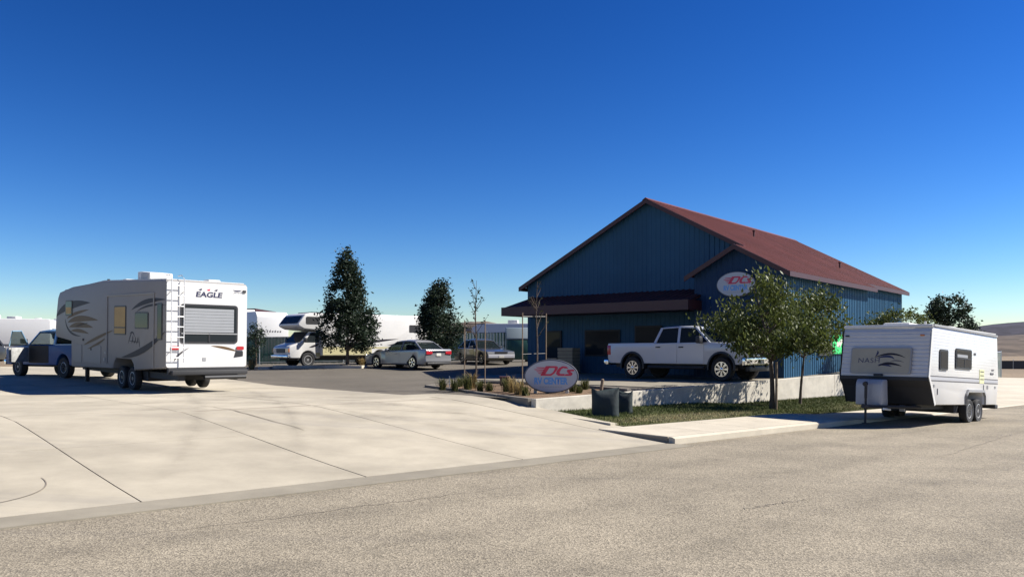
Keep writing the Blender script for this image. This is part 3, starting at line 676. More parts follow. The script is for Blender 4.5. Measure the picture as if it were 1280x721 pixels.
for s in (-1, 1):
    for x0, x1, hx in ((1.08, 2.04, 1.22), (2.09, 3.20, 2.24)):
        d_ = sideplate('door', [(x0, .62), (x1, .62), (x1, 1.345), (x0, 1.345)] if x0 > 2 else [(x0+.0, .86), (x0+.12, .62), (x1, .62), (x1, 1.345), (x0, 1.345)], 1.0, s, .012, m_wpaint, T, .004)
        g = G(); g.box(hx-.1, hx+.1, min(s*1.01, s*1.05), max(s*1.01, s*1.05), 1.20, 1.245).obj('handle', m_black, d_, bevel=.01)
    g = G(); g.tube([(.75, s*.98, .47), (3.2, s*.98, .47)], .055, 10).obj('side_step', m_black, T)
    g = G(); g.box(3.02, 3.20, min(s*1.06, s*1.30), max(s*1.06, s*1.30), 1.36, 1.62).obj('mirror', m_black, T, bevel=.04)
    G().box(3.05, 3.15, min(s*.95, s*1.1), max(s*.95, s*1.1), 1.36, 1.42).obj('mirror_arm', m_black, T)
    g = G(); g.box(-1.225, -1.05, min(s*.86, s*1.012), max(s*.86, s*1.012), .92, 1.30).obj('tail_light', m_redl, T, bevel=.02)
    backplate('headlight', [(s*.62, 1.0), (s*.98, 1.02), (s*.98, 1.24), (s*.62, 1.22)], 4.79, 1, .03, m_lens, T, .01)
    backplate('fog_light', [(s*.66, .62), (s*.84, .62), (s*.84, .72), (s*.66, .72)], 4.93, 1, .012, m_lens, T)
    backplate('tow_hook', [(s*.40, .50), (s*.50, .50), (s*.50, .58), (s*.40, .58)], 4.86, 1, .06, m_frame, T)
backplate('grille', [(-.62, .86), (.62, .86), (.66, 1.26), (-.66, 1.26)], 4.80, 1, .02, m_black, T)
for k in range(4):
    z = .92+.09*k; g = G(); g.box(4.815, 4.85, -.60, .60, z-.014, z+.014).obj('grille_bar', m_chrome, T, bevel=.006)
G().box(4.82, 4.87, -.2, .2, 1.03, 1.10).obj('badge', m_gold, T, bevel=.01)
g = G(); g.loft([[(4.72, y, .56), (4.92-.08*abs(y), y, .58), (4.95-.08*abs(y), y, .84), (4.74, y, .86)] for y in (-1.02, -.7, -.3, .3, .7, 1.02)]).obj('front_bumper', m_chrome, T, bevel=.02)
G().box(4.70, 4.88, -.75, .75, .36, .555).obj('lower_valance', m_black, T, bevel=.03)
backplate('licence_plate', [(-.16, .63), (.16, .63), (.16, .78), (-.16, .78)], 4.945, 1, .006, m_post, T)
g = G(); g.box(-1.42, -1.2, -.98, .98, .52, .74).obj('rear_bumper', m_chrome, T, bevel=.03)
plate('hood_scoop', [(3.55, -.42, 1.392), (4.35, -.42, 1.36), (4.35, .42, 1.36), (3.55, .42, 1.392)], (0, 0, 1), .035, m_wpaint, T, .015)
G().box(1.3, 3.0, -.6, .6, .9, 1.25).box(1.45, 1.65, -.6, .6, 1.2, 1.66).box(2.3, 2.45, -.6, -.12, 1.2, 1.7).box(2.3, 2.45, .12, .6, 1.2, 1.7).obj('seats', m_black, T, bevel=.05)

# ---------------------------------------------------------------- cars
def car(name, label, loc, rz, paint, gh, prof_top, ar, Lr, Lf, Rw, wd=.9, lamps=None, rimstyle=5, gl=None, z0=.22, group=None):
    c = thing(name, label, 'car', loc, rz, group=group)
    ms = wheel_meshes(name, Rw, .21, Rw*.66, rimstyle)
    for x, r, zc in ar:
        for s in (-1, 1): add_wheel(c, ms, x, s*(wd-.13), Rw, s)
    body('body', lower_edge(Lr+.1, Lf-.12, z0, ar)+prof_top, wd, paint, c, bev=.07, seg=4)
    G().box(Lr+.3, Lf-.3, -wd+.24, wd-.24, z0-.04, .62).obj('underbody', m_frame, c)
    greenhouse(c, paint, gl or m_clear, *gh)
    xs, zb, zt = gh[0], gh[1][1] if isinstance(gh[1], tuple) else gh[1], gh[2]
    G().box(xs[0]+.4, xs[3]-.5, -.6, .6, .45, .78).box(xs[1]-.1, xs[1]+.15, -.6, .6, .7, zt-.25).box(xs[2]-.75, xs[2]-.58, -.6, -.1, .7, zt-.2).box(xs[2]-.75, xs[2]-.58, .1, .6, .7, zt-.2).obj('seats', m_black, c, bevel=.05)
    for s in (-1, 1):
        for bx0, bx1 in ((xs[0]+.35, gh[5][0]-.02), (gh[5][0]+.02, xs[3]-.25)):
            d_ = sideplate('door', [(max(bx0, ar[0][0]+ar[0][1]+.03), .30), (min(bx1, ar[1][0]-ar[1][1]-.03) if bx1 > gh[5][0] else bx1, .30), (bx1, zb-.06), (bx0, zb-.06)], wd, s, .008, paint, c, .003)
            hx = bx0+.15; G().box(hx, hx+.17, min(s*wd, s*(wd+.035)), max(s*wd, s*(wd+.035)), zb-.16, zb-.13).obj('handle', paint, d_, bevel=.008)
        G().box(xs[3]-.55, xs[3]-.40, min(s*(wd-.04), s*(wd+.17)), max(s*(wd-.04), s*(wd+.17)), zb+.0, zb+.13).obj('mirror', paint, c, bevel=.04)
    return c
# silver sedan, tail towards the street
S = car('sedan', 'silver grey sedan parked with its sunlit tail lights towards the street', (-4.5, 41.2, fsz(-4.5, 41.2)+.01), 139, m_silver,
        ((-.62, .10, 1.35, 2.28), (.98, .92), 1.43, .80, .60, (.92,)),
        [(3.72, .42), (3.74, .62), (3.55, .74), (2.3, .93), (-.6, 1.0), (-1.0, 1.02), (-1.08, .95), (-1.02, .62), (-1.06, .38)], [(0, .38, .33), (2.82, .38, .33)], -1.0, 3.75, .335, wd=.905)
for s in (-1, 1):
    backplate('tail_light', [(s*.46, .76), (s*.87, .74), (s*.87, .92), (s*.46, .88)], -1.05, -1, .03, m_redl, S, .01)
    backplate('headlight', [(s*.5, .60), (s*.85, .62), (s*.85, .74), (s*.5, .70)], 3.68, 1, .04, m_lens, S, .01)
backplate('trim_strip', [(-.46, .84), (.46, .84), (.46, .90), (-.46, .90)], -1.058, -1, .02, m_chrome, S)
backplate('licence_plate', [(-.16, .66), (.16, .66), (.16, .80), (-.16, .80)], -1.045, -1, .012, m_post, S)
G().box(-1.09, -.9, -.8, .8, .22, .34).obj('rear_valance', m_black, S, bevel=.04)
# darker older sedan facing the street
K = car('sedan', 'older charcoal sedan with pale sunlit front bumper facing the street beside the silver one', (-1.0, 46.2, fsz(-1, 46)+.01), -63, m_cgrey,
        ((-3.55, -2.85, -1.55, -.72), (.98, .93), 1.42, .78, .58, (-1.98,)),
        [(.82, .42), (.86, .60), (.70, .74), (-.6, .93), (-3.6, .98), (-3.95, .98), (-4.02, .9), (-3.95, .40)], [(-2.75, .37, .32), (0, .37, .32)], -3.9, .85, .325, wd=.89)
for s in (-1, 1):
    backplate('headlight', [(s*.42, .60), (s*.85, .60), (s*.84, .73), (s*.42, .71)], .80, 1, .045, m_lens, K, .01)
    backplate('tail_light', [(s*.46, .70), (s*.85, .70), (s*.85, .88), (s*.46, .88)], -3.99, -1, .03, m_redl, K)
backplate('grille', [(-.38, .61), (.38, .61), (.38, .71), (-.38, .71)], .83, 1, .03, m_black, K)
backplate('bumper', [(-.84, .36), (.84, .36), (.84, .57), (-.84, .57)], .80, 1, .1, m_signw, K, .03)
backplate('licence_plate', [(-.16, .38), (.16, .38), (.16, .50), (-.16, .50)], .905, 1, .01, m_post, K)

# ---------------------------------------------------------------- fifth wheel trailer
E_ = thing('fifth_wheel_trailer', 'white fifth wheel trailer with dark swooshes and a ladder on its sunlit rear', 'trailer', (-9.5, 24.9, .44), 136, 1.5)
Wd = 1.3
prof = [(0, .80), (0, 3.40), (.06, 3.46), (5.2, 3.58), (8.3, 3.47), (9.72, 3.30), (9.92, 3.1), (10.12, 2.4), (10.2, 1.75), (10.1, 1.60), (8.36, 1.47), (8.33, .55), (8.2, .52), (4.35, .62)]
arch = []
for k in range(9): a = math.pi*k/8; arch.append((3.28+.92*math.cos(a)*(1 if abs(math.cos(a)) > .5 else 1), .62+.36*min(1, math.sin(a)*1.5)))
prof += arch+[(2.3, .66)]
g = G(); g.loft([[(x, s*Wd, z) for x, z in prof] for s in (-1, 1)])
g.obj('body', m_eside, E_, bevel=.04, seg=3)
backplate('rear_cap', rrect(-1.285, 1.285, .82, 3.42, .08), -.035, 1, .03, m_white, E_)
G().slab([(.1, -1.24, 3.465), (5.2, -1.24, 3.585), (5.2, 1.24, 3.585), (.1, 1.24, 3.465)], (0, 0, 1), .03).slab([(5.2, -1.24, 3.585), (9.3, -1.24, 3.36), (9.3, 1.24, 3.36), (5.2, 1.24, 3.585)], (0, 0, 1), .03).obj('roof_membrane', m_roofm, E_, smooth=False)
G().box(-.12, 8.2, -.95, -.75, .42, .62).box(-.12, 8.2, .75, .95, .42, .62).box(-.14, -.02, -1.25, 1.25, .62, .80).obj('chassis', m_frame, E_)
G().box(-.30, -.12, -1.2, 1.2, .60, .74).obj('bumper', m_frame, E_, bevel=.02)
G().tube([(-.25, -1.15, .52), (-.25, .2, .52)], .07, 10).obj('sewer_hose_tube', m_black, E_)
ms = wheel_meshes('fifthwheel', .37, .21, .22, 'steel')
for x in (2.72, 3.62):
    for s in (-1, 1): add_wheel(E_, ms, x, s*1.13, .36, s)
G().box(2.0, 4.4, -1.0, 1.0, .3, .6).obj('axle_beam', m_frame, E_)
for s in (-1, 1): G().box(7.6, 7.72, min(s*.9, s*1.02), max(s*.9, s*1.02), .0, .6).obj('landing_leg', m_frame, E_)
G().lathe([(.32, 1.2), (.2, 1.5), (.16, 1.55)], 14, 'z', (9.3, 0, 0)).obj('kingpin_box', m_frame, E_)
for (x0, x1, y0, y1, z0, z1) in ((2.9, 3.95, -.15, .62, 3.52, 3.90), (-.02, .02, 0, .02, 3.3, 3.31)):
    if x1-x0 > .5: A = G().loft([[(x0, y0, z0), (x0, y1, z0), (x0+.02, y1, z1-.06), (x0+.02, y0, z1-.06)], [(x1-.3, y0, z0), (x1-.3, y1, z0), (x1-.3, y1, z1), (x1-.3, y0, z1)], [(x1, y0, z0), (x1, y1, z0), (x1, y1, z1), (x1, y0, z1)]]).obj('air_conditioner', m_roofm, E_, bevel=.04)
plate('shade_plate', [(3.0, .622, 3.60), (3.6, .622, 3.60), (3.6, .622, 3.84), (3.0, .622, 3.82)], (0, 1, 0), .01, m_grey, A)  # grey plate added to paint the shade on the unit's left face
G().box(.6, 1.0, -.7, -.3, 3.47, 3.58).obj('roof_vent', m_roofm, E_, bevel=.03); G().box(5.0, 5.35, .2, .6, 3.6, 3.70).obj('roof_vent', m_roofm, E_, bevel=.03)
G().tube([(5.5, 1.0, 3.58), (5.5, 1.0, 3.68)], .05, 8).obj('plumbing_vent', m_black, E_)
def rvwin(parent, x0, x1, z0, z1, y, s, blind=None, glassm=None, r=.06, name='window'):
    f = sideplate(name, rrect(x0, x1, z0, z1, r), y, s, .018, m_black, parent)
    k = .045; pane = sideplate('pane', rrect(x0+k, x1-k, z0+k, z1-k, max(.01, r-.03)), y+.019, s, .004, blind or glassm or m_glass, f); return f
f = rvwin(E_, 8.25, 9.0, 2.40, 2.98, Wd, 1, r=.08); sideplate('blind', rrect(8.33, 8.92, 2.48, 2.72, .03), Wd+.024, 1, .003, m_amber, f)
f = rvwin(E_, 3.06, 4.08, 1.76, 2.72, Wd, 1, m_amber); sideplate('rail', [(3.1, 1.98), (4.04, 1.98), (4.04, 2.02), (3.1, 2.02)], Wd+.024, 1, .006, m_black, f)
f = rvwin(E_, 1.25, 2.31, 1.97, 2.5, Wd, 1)
f = rvwin(E_, .21, .58, 1.64, 2.76, Wd, 1)
for s in (1, -1):
    for (x0, x1, z0, z1) in ((.80, 4.72, 3.04, 3.09), (.80, .86, .78, 3.04), (4.68, 4.72, .78, 3.04)):
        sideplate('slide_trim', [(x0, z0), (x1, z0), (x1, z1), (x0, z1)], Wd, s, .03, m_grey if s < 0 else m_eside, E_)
    sideplate('compartment_door', rrect(5.3, 7.0, .75, 1.36, .05), Wd, s, .012, m_eside, E_); sideplate('compartment_door', rrect(7.2, 8.1, .72, 1.36, .05), Wd, s, .012, m_eside, E_)
    decs = [((10.08, 2.38), (9.2, 2.90), (6.4, 2.86), .30, m_swd), ((2.62, 2.57), (1.6, 2.92), (0, 2.86), .15, m_swd), ((2.2, 2.52), (1.3, 2.78), (0, 2.70), .07, m_swd),
            ((3.4, 1.03), (1.6, 1.16), (.0, 1.90), .20, m_swd), ((9.05, 2.3), (8.9, 1.68), (7.3, 1.66), .09, m_swd), ((8.85, 2.3), (8.2, 2.5), (6.5, 2.62), .12, m_swt),
            ((8.75, 2.15), (7.8, 2.40), (5.6, 2.24), .22, m_swt), ((8.6, 1.98), (7.6, 2.16), (6.1, 1.98), .20, m_swt), ((8.4, 1.84), (7.6, 1.92), (6.5, 1.76), .13, m_swt),
            ((7.0, 1.35), (5.8, 1.62), (4.2, 1.90), .10, m_swt), ((6.6, 1.22), (5.6, 1.40), (4.9, 1.62), .08, m_swt), ((7.9, 2.02), (7.2, 2.1), (6.6, 2.14), .05, m_swd)]
    for p0, p1, p2, wdm, mt in decs: sideplate('decal', swoosh(p0, p1, p2, wdm, 14), Wd+(.013 if p0[1] < 1.5 else .002), s, .003, mt, E_)
for p0, p1, p2, wm_ in (((2.75, 1.80), (2.5, 1.95), (2.35, 1.72), .05), ((2.85, 1.5), (2.7, 1.8), (2.55, 1.85), .05), ((2.6, 1.5), (2.45, 1.62), (2.5, 1.75), .06), ((2.4, 1.5), (2.2, 1.6), (2.3, 1.72), .06), ((2.2, 1.48), (2.05, 1.6), (2.1, 1.7), .05), ((2.0, 1.72), (1.98, 1.5), (1.9, 1.38), .04), ((2.8, 1.58), (2.4, 1.55), (1.95, 1.56), .03)):
    sideplate('emblem', swoosh(p0, p1, p2, wm_), Wd+.002, 1, .003, m_swd, E_)
for (x0, x1, z0, z1, mt) in ((7.0, 7.12, 1.5, 1.58, m_swd), (6.2, 6.3, 1.18, 1.26, m_swd), (4.8, 4.95, 1.1, 1.16, m_grey), (4.9, 5.02, .85, .95, m_grey)):
    sideplate('service_hatch', [(x0, z0), (x1, z0), (x1, z1), (x0, z1)], Wd+.0125, 1, .01, mt, E_)
# rear face
RX = -.036
f = backplate('rear_window', rrect(-.97, .87, 1.56, 2.76, .10), RX, -1, .02, m_black, E_)
backplate('pane', rrect(-.91, .81, 1.62, 2.70, .07), RX-.021, -1, .004, m_glass, f)
for k in range(8): backplate('blind_slat', [(-.83, 1.90+k*.092), (.74, 1.90+k*.092), (.74, 1.985+k*.092), (-.83, 1.985+k*.092)], RX-.026-(.003 if k % 2 else 0), -1, .004, m_shade, f)
backplate('rail', [(-.95, 1.84), (.85, 1.84), (.85, 1.875), (-.95, 1.875)], RX-.026, -1, .012, m_grey, f); backplate('mullion', [(-.05, 1.6), (.0, 1.6), (.0, 1.85), (-.05, 1.85)], RX-.026, -1, .012, m_black, f)
text('lettering', 'EAGLE', m_let, E_, (RX-.001, .40, 2.98), (0, -1, 0), (0, 0, 1), .86, .17, bold=.035, shear=.12)
for k, yy in enumerate((.26, 0, -.24)): backplate('emblem', [(yy+.06, 3.20), (yy-.03, 3.18), (yy-.06, 3.25), (yy+.01, 3.23)], RX, -1, .003, m_red if k == 1 else m_let, E_)
text('lettering', 'JAYCO', m_let, E_, (RX-.001, -.82, 3.14), (0, -1, 0), (0, 0, 1), .28, .06, shear=.3); backplate('emblem', swoosh((-.80, 3.25), (-.95, 3.20), (-1.1, 3.26), .04), RX, -1, .003, m_let, E_)
backplate('marker_light', [(-1.14, 3.18), (-1.23, 3.18), (-1.23, 3.26), (-1.14, 3.26)], RX, -1, .03, m_frame, E_)
backplate('decal', swoosh((-.10, 1.48), (-.6, 1.44), (-1.0, 1.30), .08), RX, -1, .003, m_swt, E_); backplate('decal', swoosh((1.05, 1.0), (1.0, 1.2), (.6, 1.42), .06), RX, -1, .003, m_swg, E_)
for y0, y1 in ((.92, 1.14), (-1.18, -.94)):
    t_ = backplate('tail_light', rrect(y0, y1, 1.36, 1.47, .03), RX, -1, .03, m_redl, E_)
backplate('plate_bracket', [(-.86, 1.12), (-1.16, 1.16), (-1.16, 1.32), (-.92, 1.32)], RX, -1, .012, m_black, E_)
backplate('vent_hatch', [(.06, 1.02), (.16, 1.02), (.16, 1.12), (.06, 1.12)], RX, -1, .01, m_grey, E_)
lad = G()
for y in (1.18, .80): lad.tube([(RX-.10, y, .98), (RX-.10, y, 3.5), (RX+.1, y, 3.62), (RX+.35, y, 3.6)], .016, 8)
for k in range(8): lad.tube([(RX-.10, 1.18, 1.12+k*.31), (RX-.10, .80, 1.12+k*.31)], .014, 6)
for y in (1.18, .80):
    for z in (1.3, 3.1): lad.tube([(RX, y, z), (RX-.10, y, z)], .012, 6)
lad.obj('ladder', m_alu, E_)

# ---------------------------------------------------------------- travel trailer at the kerb
NA = thing('travel_trailer', 'boxy white travel trailer with tan framed front window cover parked at the kerb', 'trailer', (10.0, 21.4, -.12), 223, 2.6)
Wn = 1.15
pf = [(-5.22, .50), (-3.98, .50), (-3.98, .74), (-3.86, .84), (-2.66, .84), (-2.54, .74), (-2.54, .50), (-.22, .50), (.06, .95), (.26, 1.22), (.20, 1.55), (.08, 2.42), (.0, 2.52), (-.4, 2.55), (-5.0, 2.58), (-5.2, 2.5), (-5.38, 1.2)]
g = G(); g.loft([[(x, s*Wn, z) for x, z in pf] for s in (-1, 1)]); g.obj('body', m_white, NA, bevel=.03)
# horizontally ribbed front sheet, then black lower sheet
g = G(); pr = []
zs = [2.44]; k = 0
while zs[-1] > 1.24:
    zs.append(zs[-1]-.012); zs.append(zs[-1]-.055); zs.append(zs[-1]-.012); zs.append(zs[-1]-.024)
def fx(z): return .20+(.26-.20)*(1.55-z)/.33 if z < 1.55 else .08+(.20-.08)*(2.42-z)/.87 if z < 2.42 else .06
for i, z in enumerate(zs): pr.append((fx(z)+.008+(.014 if i % 4 in (2, 1) else 0), z))
for x, z in pr: g.v.append((x, -1.12, z)); g.v.append((x, 1.12, z))
for i in range(len(pr)-1): g.f.append((2*i, 2*i+1, 2*i+3, 2*i+2))
g.obj('front_siding', M('shade_grey_front_sheet', (.54, .54, .545), .45, var=.05), NA, smooth=False)  # front sheet greyer than the body, its shade put into the colour
g = G(); lowp = [(.27, 1.21), (.262, 1.12), (.07, .94), (-.215, .49)]
for (x, z) in lowp: g.v.append((x+.02, -1.16, z)); g.v.append((x+.02, 1.16, z))
for i in range(3): g.f.append((2*i, 2*i+1, 2*i+3, 2*i+2))
g.obj('front_skirt', m_frame, NA, smooth=False)
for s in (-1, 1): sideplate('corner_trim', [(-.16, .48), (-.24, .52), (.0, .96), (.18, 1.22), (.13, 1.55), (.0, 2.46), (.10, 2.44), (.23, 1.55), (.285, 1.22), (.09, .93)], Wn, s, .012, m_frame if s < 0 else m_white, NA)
g = G(); g.slab([(-.02, -1.17, 2.56), (-5.0, -1.17, 2.60), (-5.0, 1.17, 2.60), (-.02, 1.17, 2.56)], (0, 0, 1), .025).obj('roof_membrane', m_roofm, NA, smooth=False)
for s in (-1, 1): g = G(); g.box(-5.15, .0, min(s*1.15, s*1.18), max(s*1.15, s*1.18), 2.53, 2.585).obj('gutter_rail', m_grey, NA)
G().box(-.06, .06, -1.16, 1.16, 2.50, 2.585).obj('front_rail', m_white, NA, bevel=.02)
G().box(-1.6, -.7, -.42, .30, 2.58, 2.70).obj('roof_hatch', m_roofm, NA, bevel=.05); G().box(-3.5, -2.95, .15, .6, 2.6, 2.74).obj('roof_vent', m_roofm, NA, bevel=.04)
G().tube([(-1.0, .6, 2.58), (-1.0, .6, 2.74)], .03, 8).obj('plumbing_vent', m_roofm, NA)
# front window cover
def fplate(name, y0, y1, z0, z1, off, th, mat, parent, r=.05):
    xa, xb = fx(z0)+off, fx(z1)+off; pts = [(xa+(xb-xa)*(z-z0)/(z1-z0), y, z) for y, z in rrect(y0, y1, z0, z1, r)]
    return plate(name, pts, (.99, 0, .13), th, mat, parent)
cv = fplate('window_cover', -.86, .72, 1.27, 1.97, .03, .05, m_grey, NA); fplate('cover_panel', -.83, .69, 1.30, 1.94, .081, .006, M('cover_tan', (.36, .32, .235), .5, var=.06), cv, .06)
def ft(y, z, o=.092): return Vector((fx(z)+o, y, z))
text('lettering', 'NASH', m_let, cv, ft(-.64, 1.56), (0, 1, 0), (-.13, 0, .99), .56, .13, spacing=1.1)
for p0, p1, p2, wdm, mt in (((-.2, 1.72), (-.1, 1.85), (-.16, 1.88), .05, m_let), ((-.22, 1.70), (.2, 1.9), (.58, 1.70), .05, m_swd), ((-.18, 1.68), (.2, 1.80), (.3, 1.66), .06, m_let), ((-.1, 1.47), (.1, 1.62), (.5, 1.48), .07, m_swd), ((-.12, 1.50), (.05, 1.55), (.25, 1.46), .06, m_let), ((.2, 1.60), (.35, 1.66), (.55, 1.58), .03, m_swg)):
    plate('decal', [ft(y, z) for y, z in swoosh(p0, p1, p2, wdm)], (.99, 0, .13), .003, mt, cv)
fplate('vent', -.22, .02, 1.215, 1.265, .03, .03, m_black, NA, .01)
for y, mt in ((-1.02, m_black), (.94, m_amb)): fplate('marker_light', y-.05, y+.05, 2.27, 2.31, .03, .03, mt, NA, .01)
# tongue, propane cover, jack
g = G(); g.tube([(-.3, -.75, .42), (1.25, 0, .40)], .05, 6); g.tube([(-.3, .75, .42), (1.25, 0, .40)], .05, 6); g.tube([(1.2, 0, .40), (1.42, 0, .42)], .06, 8); g.obj('tongue', m_frame, NA)
g = G(); g.loft([[(.36+a, y, .44), (.86, y, .44), (.86-.0, y, 1.0), (.78, y, 1.12), (.42+a, y, 1.12)] for y, a in ((-.46, .06), (-.40, 0), (.16, 0), (.22, .06))]).obj('propane_cover', m_lpc, NA, bevel=.04)
g = G(); g.tube([(1.0, -.12, -.02), (1.0, -.12, .62)], .03, 10); g.tube([(1.0, -.12, .62), (1.0, -.12, 1.05)], .038, 10); g.tube([(1.0, -.12, 1.0), (1.08, -.12, .98)], .06, 8); g.lathe([(.09, -.04), (.09, -.02)], 12, 'z', (1.0, -.12, 0)); g.obj('tongue_jack', m_frame, NA)
G().box(.02, .1, .38, .50, .30, .46).obj('junction_box', m_grey, NA); G().tube([(.5, .3, .34), (.9, .3, .36)], .03, 8).obj('hitch_bar', m_alu, NA)
# side details
def nwin(x0, x1, z0, z1, bars):
    f = sideplate('window', rrect(x0, x1, z0, z1, .06), Wn, 1, .03, m_black, NA); sideplate('pane', rrect(x0+.05, x1-.05, z0+.05, z1-.05, .03), Wn+.031, 1, .004, m_glass, f)
    for (a, b, c, d_, mt) in bars: sideplate('blind' if mt is m_shade else 'rail', [(a, c), (b, c), (b, d_), (a, d_)], Wn+.036, 1, .006, mt, f)
nwin(-1.03, -.44, 1.42, 1.96, [])
nwin(-2.88, -1.62, 1.49, 2.04, [(-2.5, -1.68, 1.80, 1.88, m_shade), (-2.83, -1.67, 1.755, 1.785, m_black), (-2.29, -2.25, 1.54, 1.77, m_black)])
for z0, z1, mt in ((1.235, 1.26, m_swg), (1.115, 1.14, m_swg), (1.15, 1.225, M('stripe_pale', (.42, .42, .44), .4))): sideplate('stripe', [(-5.3, z0), (.16, z0), (.20, z1), (-5.3, z1)], Wn, 1, .004, mt, NA)
for i in range(14): sideplate('siding_rib', [(-5.15, 1.32+i*.083), (.02, 1.32+i*.083), (.02, 1.328+i*.083), (-5.15, 1.328+i*.083)], Wn, 1, .003, m_white, NA)
sideplate('placard', [(-4.02, 1.12), (-3.62, 1.12), (-3.62, 1.52), (-4.02, 1.52)], Wn+.005, 1, .004, M('pale_yellow', (.66, .66, .36), .6), NA)
for k in range(3): sideplate('placard_line', [(-3.98, 1.22+k*.11), (-3.68, 1.22+k*.11), (-3.68, 1.25+k*.11), (-3.98, 1.25+k*.11)], Wn+.0095, 1, .002, m_swg, NA)
for (x, z, a, b, mt) in ((-3.2, 1.94, .16, .06, m_swg), (-4.35, 1.02, .10, .10, m_grey), (-5.05, 1.02, .08, .06, m_grey), (-4.0, .98, .03, .20, m_grey), (-.12, 1.0, .08, .06, m_grey), (-.35, .85, .03, .16, m_swg), (-4.15, .75, .05, .05, m_swg), (-4.72, 1.42, .3, .05, m_swg), (-4.8, 1.53, .2, .03, m_swg)):
    sideplate('fitting', [(x-a/2, z-b/2), (x+a/2, z-b/2), (x+a/2, z+b/2), (x-a/2, z+b/2)], Wn+.001, 1, .014, mt, NA)
for s in (-1, 1):
    g = G(); n_ = 1
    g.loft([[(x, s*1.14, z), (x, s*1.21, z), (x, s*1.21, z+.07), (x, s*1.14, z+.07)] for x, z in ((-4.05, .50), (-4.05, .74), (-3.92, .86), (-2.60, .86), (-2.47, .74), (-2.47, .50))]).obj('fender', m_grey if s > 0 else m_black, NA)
G().box(-5.2, -.2, -.7, -.6, .36, .50).box(-5.2, -.2, .6, .7, .36, .50).box(-4.6, -2.2, -.95, .95, .26, .5).obj('chassis', m_frame, NA); G().box(-5.46, -5.2, -1.12, 1.12, .38, .50).obj('bumper', m_frame, NA, bevel=.02)
ms = wheel_meshes('travel', .335, .2, .21, 'steel')
for x in (-2.85, -3.60):
    for s in (-1, 1): add_wheel(NA, ms, x, s*1.06, .325, s)
backplate('rear_window', rrect(-.5, .5, 1.5, 2.0, .05), -5.32, -1, .03, m_black, NA)

# ---------------------------------------------------------------- blue pickup towing the fifth wheel, its driver's door open
bx, by = -16.95, 31.95
BPk = thing('pickup_truck', 'old blue pickup with its front door open hitched under the fifth wheel', 'pickup', (bx, by, fsz(bx, by)+.0), 147)
wm2 = wheel_meshes('bluepickup', .41, .26, .22, 'steel')
for x in (0, 3.55):
    for s in (-1, 1): add_wheel(BPk, wm2, x, s*.84, .41, s)
ar = [(0, .48, .46), (3.55, .48, .46)]
body('body', lower_edge(-1.2, 4.35, .5, ar)+[(4.45, .62), (4.45, 1.12), (4.3, 1.22), (2.75, 1.30), (.62, 1.30), (-1.25, 1.30), (-1.28, 1.2), (-1.25, .55)], .98, m_bluep, BPk, bev=.05)
G().box(-1.1, 4.2, -.7, .7, .42, 1.0).obj('underbody', m_frame, BPk)
G().box(-1.22, .60, -.985, .985, 1.285, 1.33).obj('bed_rail', m_lblue, BPk, bevel=.015)
greenhouse(BPk, m_lblue, m_clear, (.72, .85, 2.1, 2.72), (1.30, 1.30), 1.88, .92, .74, ())
dr = G(); dr.box(-1.05, 0, -.04, .04, .55, 1.28).obj('door', m_bluep, BPk, bevel=.03); dd = BPk.children[-1]; dd.location = (2.62, .97, 0); dd.rotation_euler = (0, 0, R(-66))
G().tube([(-1.02, 0, 1.25), (-.86, 0, 1.84), (-.4, 0, 1.86), (-.02, 0, 1.30)], .03, 6).obj('window_frame', m_lblue, dd); plate('window', [(-1.0, .0, 1.28), (-.05, 0, 1.28), (-.4, 0, 1.83), (-.85, 0, 1.82)], (0, 1, 0), .006, m_clear, dd)
G().box(-.98, -.08, .045, .07, .62, 1.2).obj('trim_panel', M('door_trim', (.42, .42, .40), .7, c2=(.2, .2, .19), vs=8), dd, bevel=.02)
G().box(-.98, -.08, -.07, -.045, .62, 1.2).obj('inner_panel', M('door_trim', (.42, .42, .40)), dd, bevel=.02)
G().box(1.0, 2.3, -.75, .75, .8, 1.15).box(.95, 1.15, -.75, .75, 1.1, 1.65).obj('seats', m_black, BPk, bevel=.05)
G().box(2.42, 2.7, -.85, .85, 1.0, 1.34).obj('dashboard', m_black, BPk, bevel=.05)
sideplate('door_opening', [(1.05, .58), (2.58, .58), (2.58, 1.28), (1.05, 1.28)], .98, 1, .006, m_darkin, BPk)
for s in (-1, 1):
    backplate('headlight', rrect(s*.72-.14, s*.72+.14, .85, 1.08, .05), 4.45, 1, .03, m_lens, BPk); backplate('tail_light', [(s*.84, .75), (s*.97, .75), (s*.97, 1.1), (s*.84, 1.1)], -1.28, -1, .02, m_redl, BPk)
backplate('grille', [(-.55, .8), (.55, .8), (.55, 1.1), (-.55, 1.1)], 4.45, 1, .02, m_black, BPk); G().box(4.45, 4.6, -1, 1, .5, .7).obj('front_bumper', m_chrome, BPk, bevel=.03); G().box(-1.45, -1.28, -.95, .95, .5, .68).obj('rear_bumper', m_chrome, BPk, bevel=.03)
G().box(2.6, 2.75, 1.0, 1.25, 1.36, 1.56).obj('mirror', m_black, BPk, bevel=.03)

